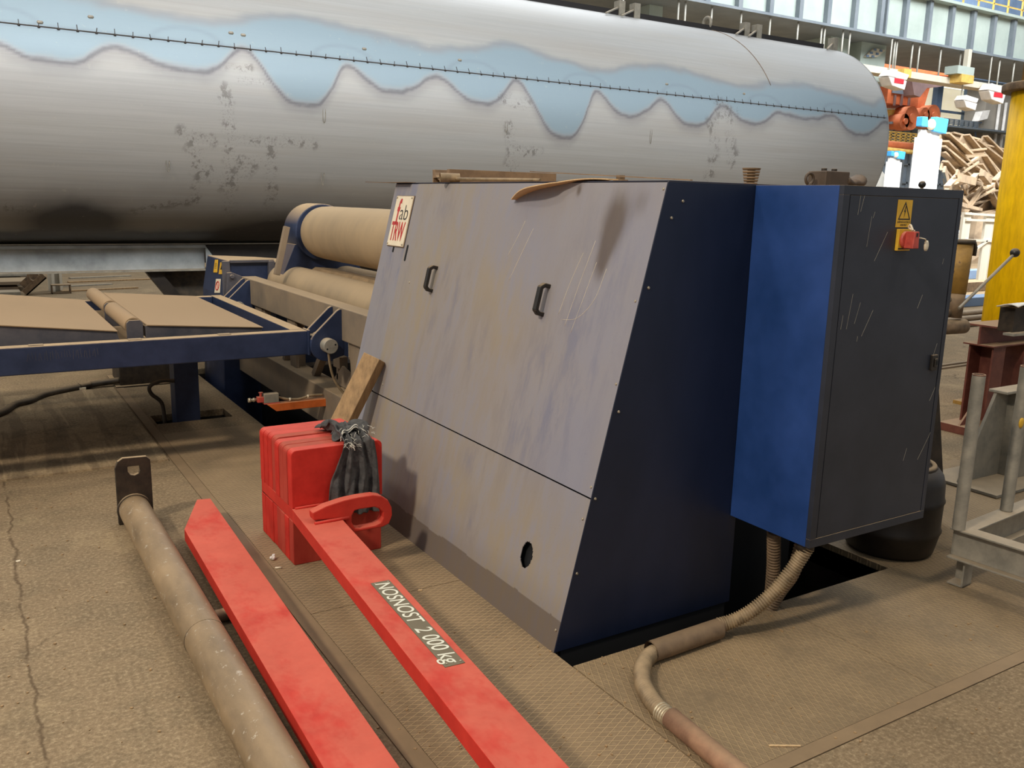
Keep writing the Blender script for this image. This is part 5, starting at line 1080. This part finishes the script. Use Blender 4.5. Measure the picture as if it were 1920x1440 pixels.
st_ = thing('small_tank', 'small pale grey tank lying beyond the end of the big tank', 'tank', (q[0] + 1, 21, .3))
r_ = 1.0; b = MB(); b.cyl((q[0] - 1.5, 22, q[1] - r_), (q2[0], 22, q[1] - r_), r_, n=40); b.make('shell', 'tankgrey', st_); b = MB(); b.box(q[0], q[0] + .3, 21.5, 22.5, 0, q[1] - r_ * 1.7); b.box(q2[0] - .6, q2[0] - .3, 21.5, 22.5, 0, q[1] - r_ * 1.7); b.make('saddle', 'steelblue', st_)
# scrap heap of steel frames
rs = random.Random(17)
spans = [((1760, 262), (1805, 300), 15, .36), ((1762, 275), (1815, 322), 15, .30), ((1775, 265), (1878, 288), 17, .25), ((1800, 262), (1870, 345), 16.5, .34), ((1785, 300), (1860, 350), 15.5, .30), ((1770, 340), (1830, 300), 15, .14),
         ((1815, 275), (1876, 320), 16.8, .4), ((1780, 255), (1830, 268), 17, .2), ((1790, 330), (1872, 342), 16, .16), ((1835, 300), (1878, 365), 16, .3), ((1765, 395), (1832, 345), 14, .10), ((1795, 385), (1860, 350), 14.5, .14),
         ((1780, 365), (1872, 352), 14.8, .12), ((1800, 410), (1840, 352), 14.3, .08), ((1820, 385), (1876, 330), 15, .26), ((1765, 310), (1800, 350), 14.6, .22), ((1840, 262), (1878, 300), 17.5, .25), ((1810, 395), (1875, 375), 14.9, .35), ((1798, 290), (1845, 285), 16.2, .18), ((1850, 345), (1878, 400), 14.9, .3)]
for i, ((xa, ya), (xb, yb), Y, w_) in enumerate(spans):
    p = at(xa, ya, 1, Y); q = at(xb, yb, 1, Y + rs.uniform(-.5, .8)); b = MB(); t = (q - p).normalized(); u = Vector((0, 1, 0)).cross(t).normalized()
    b.bar(p, q, .06, w_, up=u); b.bar(p + Vector((0, -w_ * .35, 0)) + u * w_ * .5, q + Vector((0, -w_ * .35, 0)) + u * w_ * .5, w_ * .7, .05, up=u); b.bar(p + Vector((0, -w_ * .35, 0)) - u * w_ * .5, q + Vector((0, -w_ * .35, 0)) - u * w_ * .5, w_ * .7, .05, up=u)
    tag(b.make('scrap_beam', 'scrap', base=tuple((p + q) / 2)), 'tan rusty steel section lying askew in the scrap heap', 'scrap steel', 'steel sections in the scrap heap')
hp = MB(); rr0 = random.Random(5); rings = []
for k_, (f, z) in enumerate(((1, 0), (.9, .8), (.72, 1.8), (.45, 2.6), (.15, 3.0))):
    rings.append([(31.6 + 3.2 * f * math.cos(a) * rr0.uniform(.85, 1.1), 18.5 + 2.2 * f * math.sin(a) * rr0.uniform(.85, 1.1), z * rr0.uniform(.9, 1.05)) for a in [2 * PI * i / 22 for i in range(22)]])
for i in range(34):
    cx_, cy2, an, L_ = rs.uniform(1772, 1864), rs.uniform(278, 395), rs.uniform(-1.3, 1.6), rs.uniform(8, 22); Y = rs.uniform(17.2, 18.6) if cy2 < 330 else rs.uniform(13.6, 14.4)
    hp.bar(at(cx_ - L_ * math.cos(an), cy2 - L_ * math.sin(an), 1, Y), at(min(1878, cx_ + L_ * math.cos(an)), cy2 + L_ * math.sin(an), 1, Y + .3), rs.uniform(.05, .2), rs.uniform(.05, .2))
hp.loft(rings, smooth=False); tag(hp.make('scrap_heap', 'scrap', base=(31.6, 18.5, 0)), 'heaped mass of tangled rusty scrap behind the single steel sections', 'scrap heap', kind='stuff')
# white work frame, long beams on the floor
wf = thing('welding_trestle', 'white welded work frame standing before the scrap heap', 'frame', (Q(1838, 470, 11.5)[0], 11.5, 0))
for (x0, y0, x1, y1) in ((1808, 398, 1811, 480), (1865, 402, 1869, 490), (1850, 404, 1853, 480)):
    a, c_ = Q(x0, y0, 11.5), Q(x1, y1, 11.5); MB().box(a[0], c_[0] + .02, 11.5, 11.56, 0, a[1]).make('leg', 'whitewall', wf)
for (xa, ya, xb, yb) in ((1808, 400, 1868, 404), (1810, 412, 1868, 414), (1810, 450, 1868, 452), (1815, 478, 1850, 452)):
    MB().bar(at(xa, ya, 1, 11.5), at(xb, yb, 1, 11.5), .05, .05).make('rail', 'whitewall', wf)
for i, (py_, Y0_, h, mt, lb_) in enumerate(((500, 12.6, .22, 'steelblue', 'dark long steel beam on the floor, farthest of the row behind the cabinet'), (532, 10.6, .20, 'rust', 'brown long steel beam on the floor, second farthest of the row'), (575, 8.9, .16, 'steelblue', 'dark flat steel beam on the floor beside the hydraulic unit'),)):
    tag(MB().box(11, 26, Y0_, Y0_ + .35, 0.003, h).make('floor_beam', mt, base=(18, Y0_, 0), bevel=.01), lb_, 'beam')
for i, (Y0_, lb_) in enumerate(((7.15, 'pale round steel bar on the floor behind the cabinet, nearest of the three'), (7.55, 'pale round steel bar on the floor, middle of the three'), (7.95, 'pale round steel bar on the floor, farthest of the three'))):
    tag(MB().cyl((6.5, Y0_, .04), (16, Y0_ + .3, .04), .04, n=12).make('round_bar', 'scrap', base=(11, Y0_, 0)), lb_, 'round bar')
for i, (Y0_, lb_) in enumerate(((5.35, 'thin rod on the floor left of the yellow column, the nearer one'), (5.45, 'thin rod on the floor left of the yellow column, the farther one'))):
    tag(MB().cyl((5.6, Y0_, .012), (10.5, Y0_ + .1, .012), .012, n=8).make('thin_rod', 'scrap', base=(8, Y0_, 0)), lb_, 'rod')
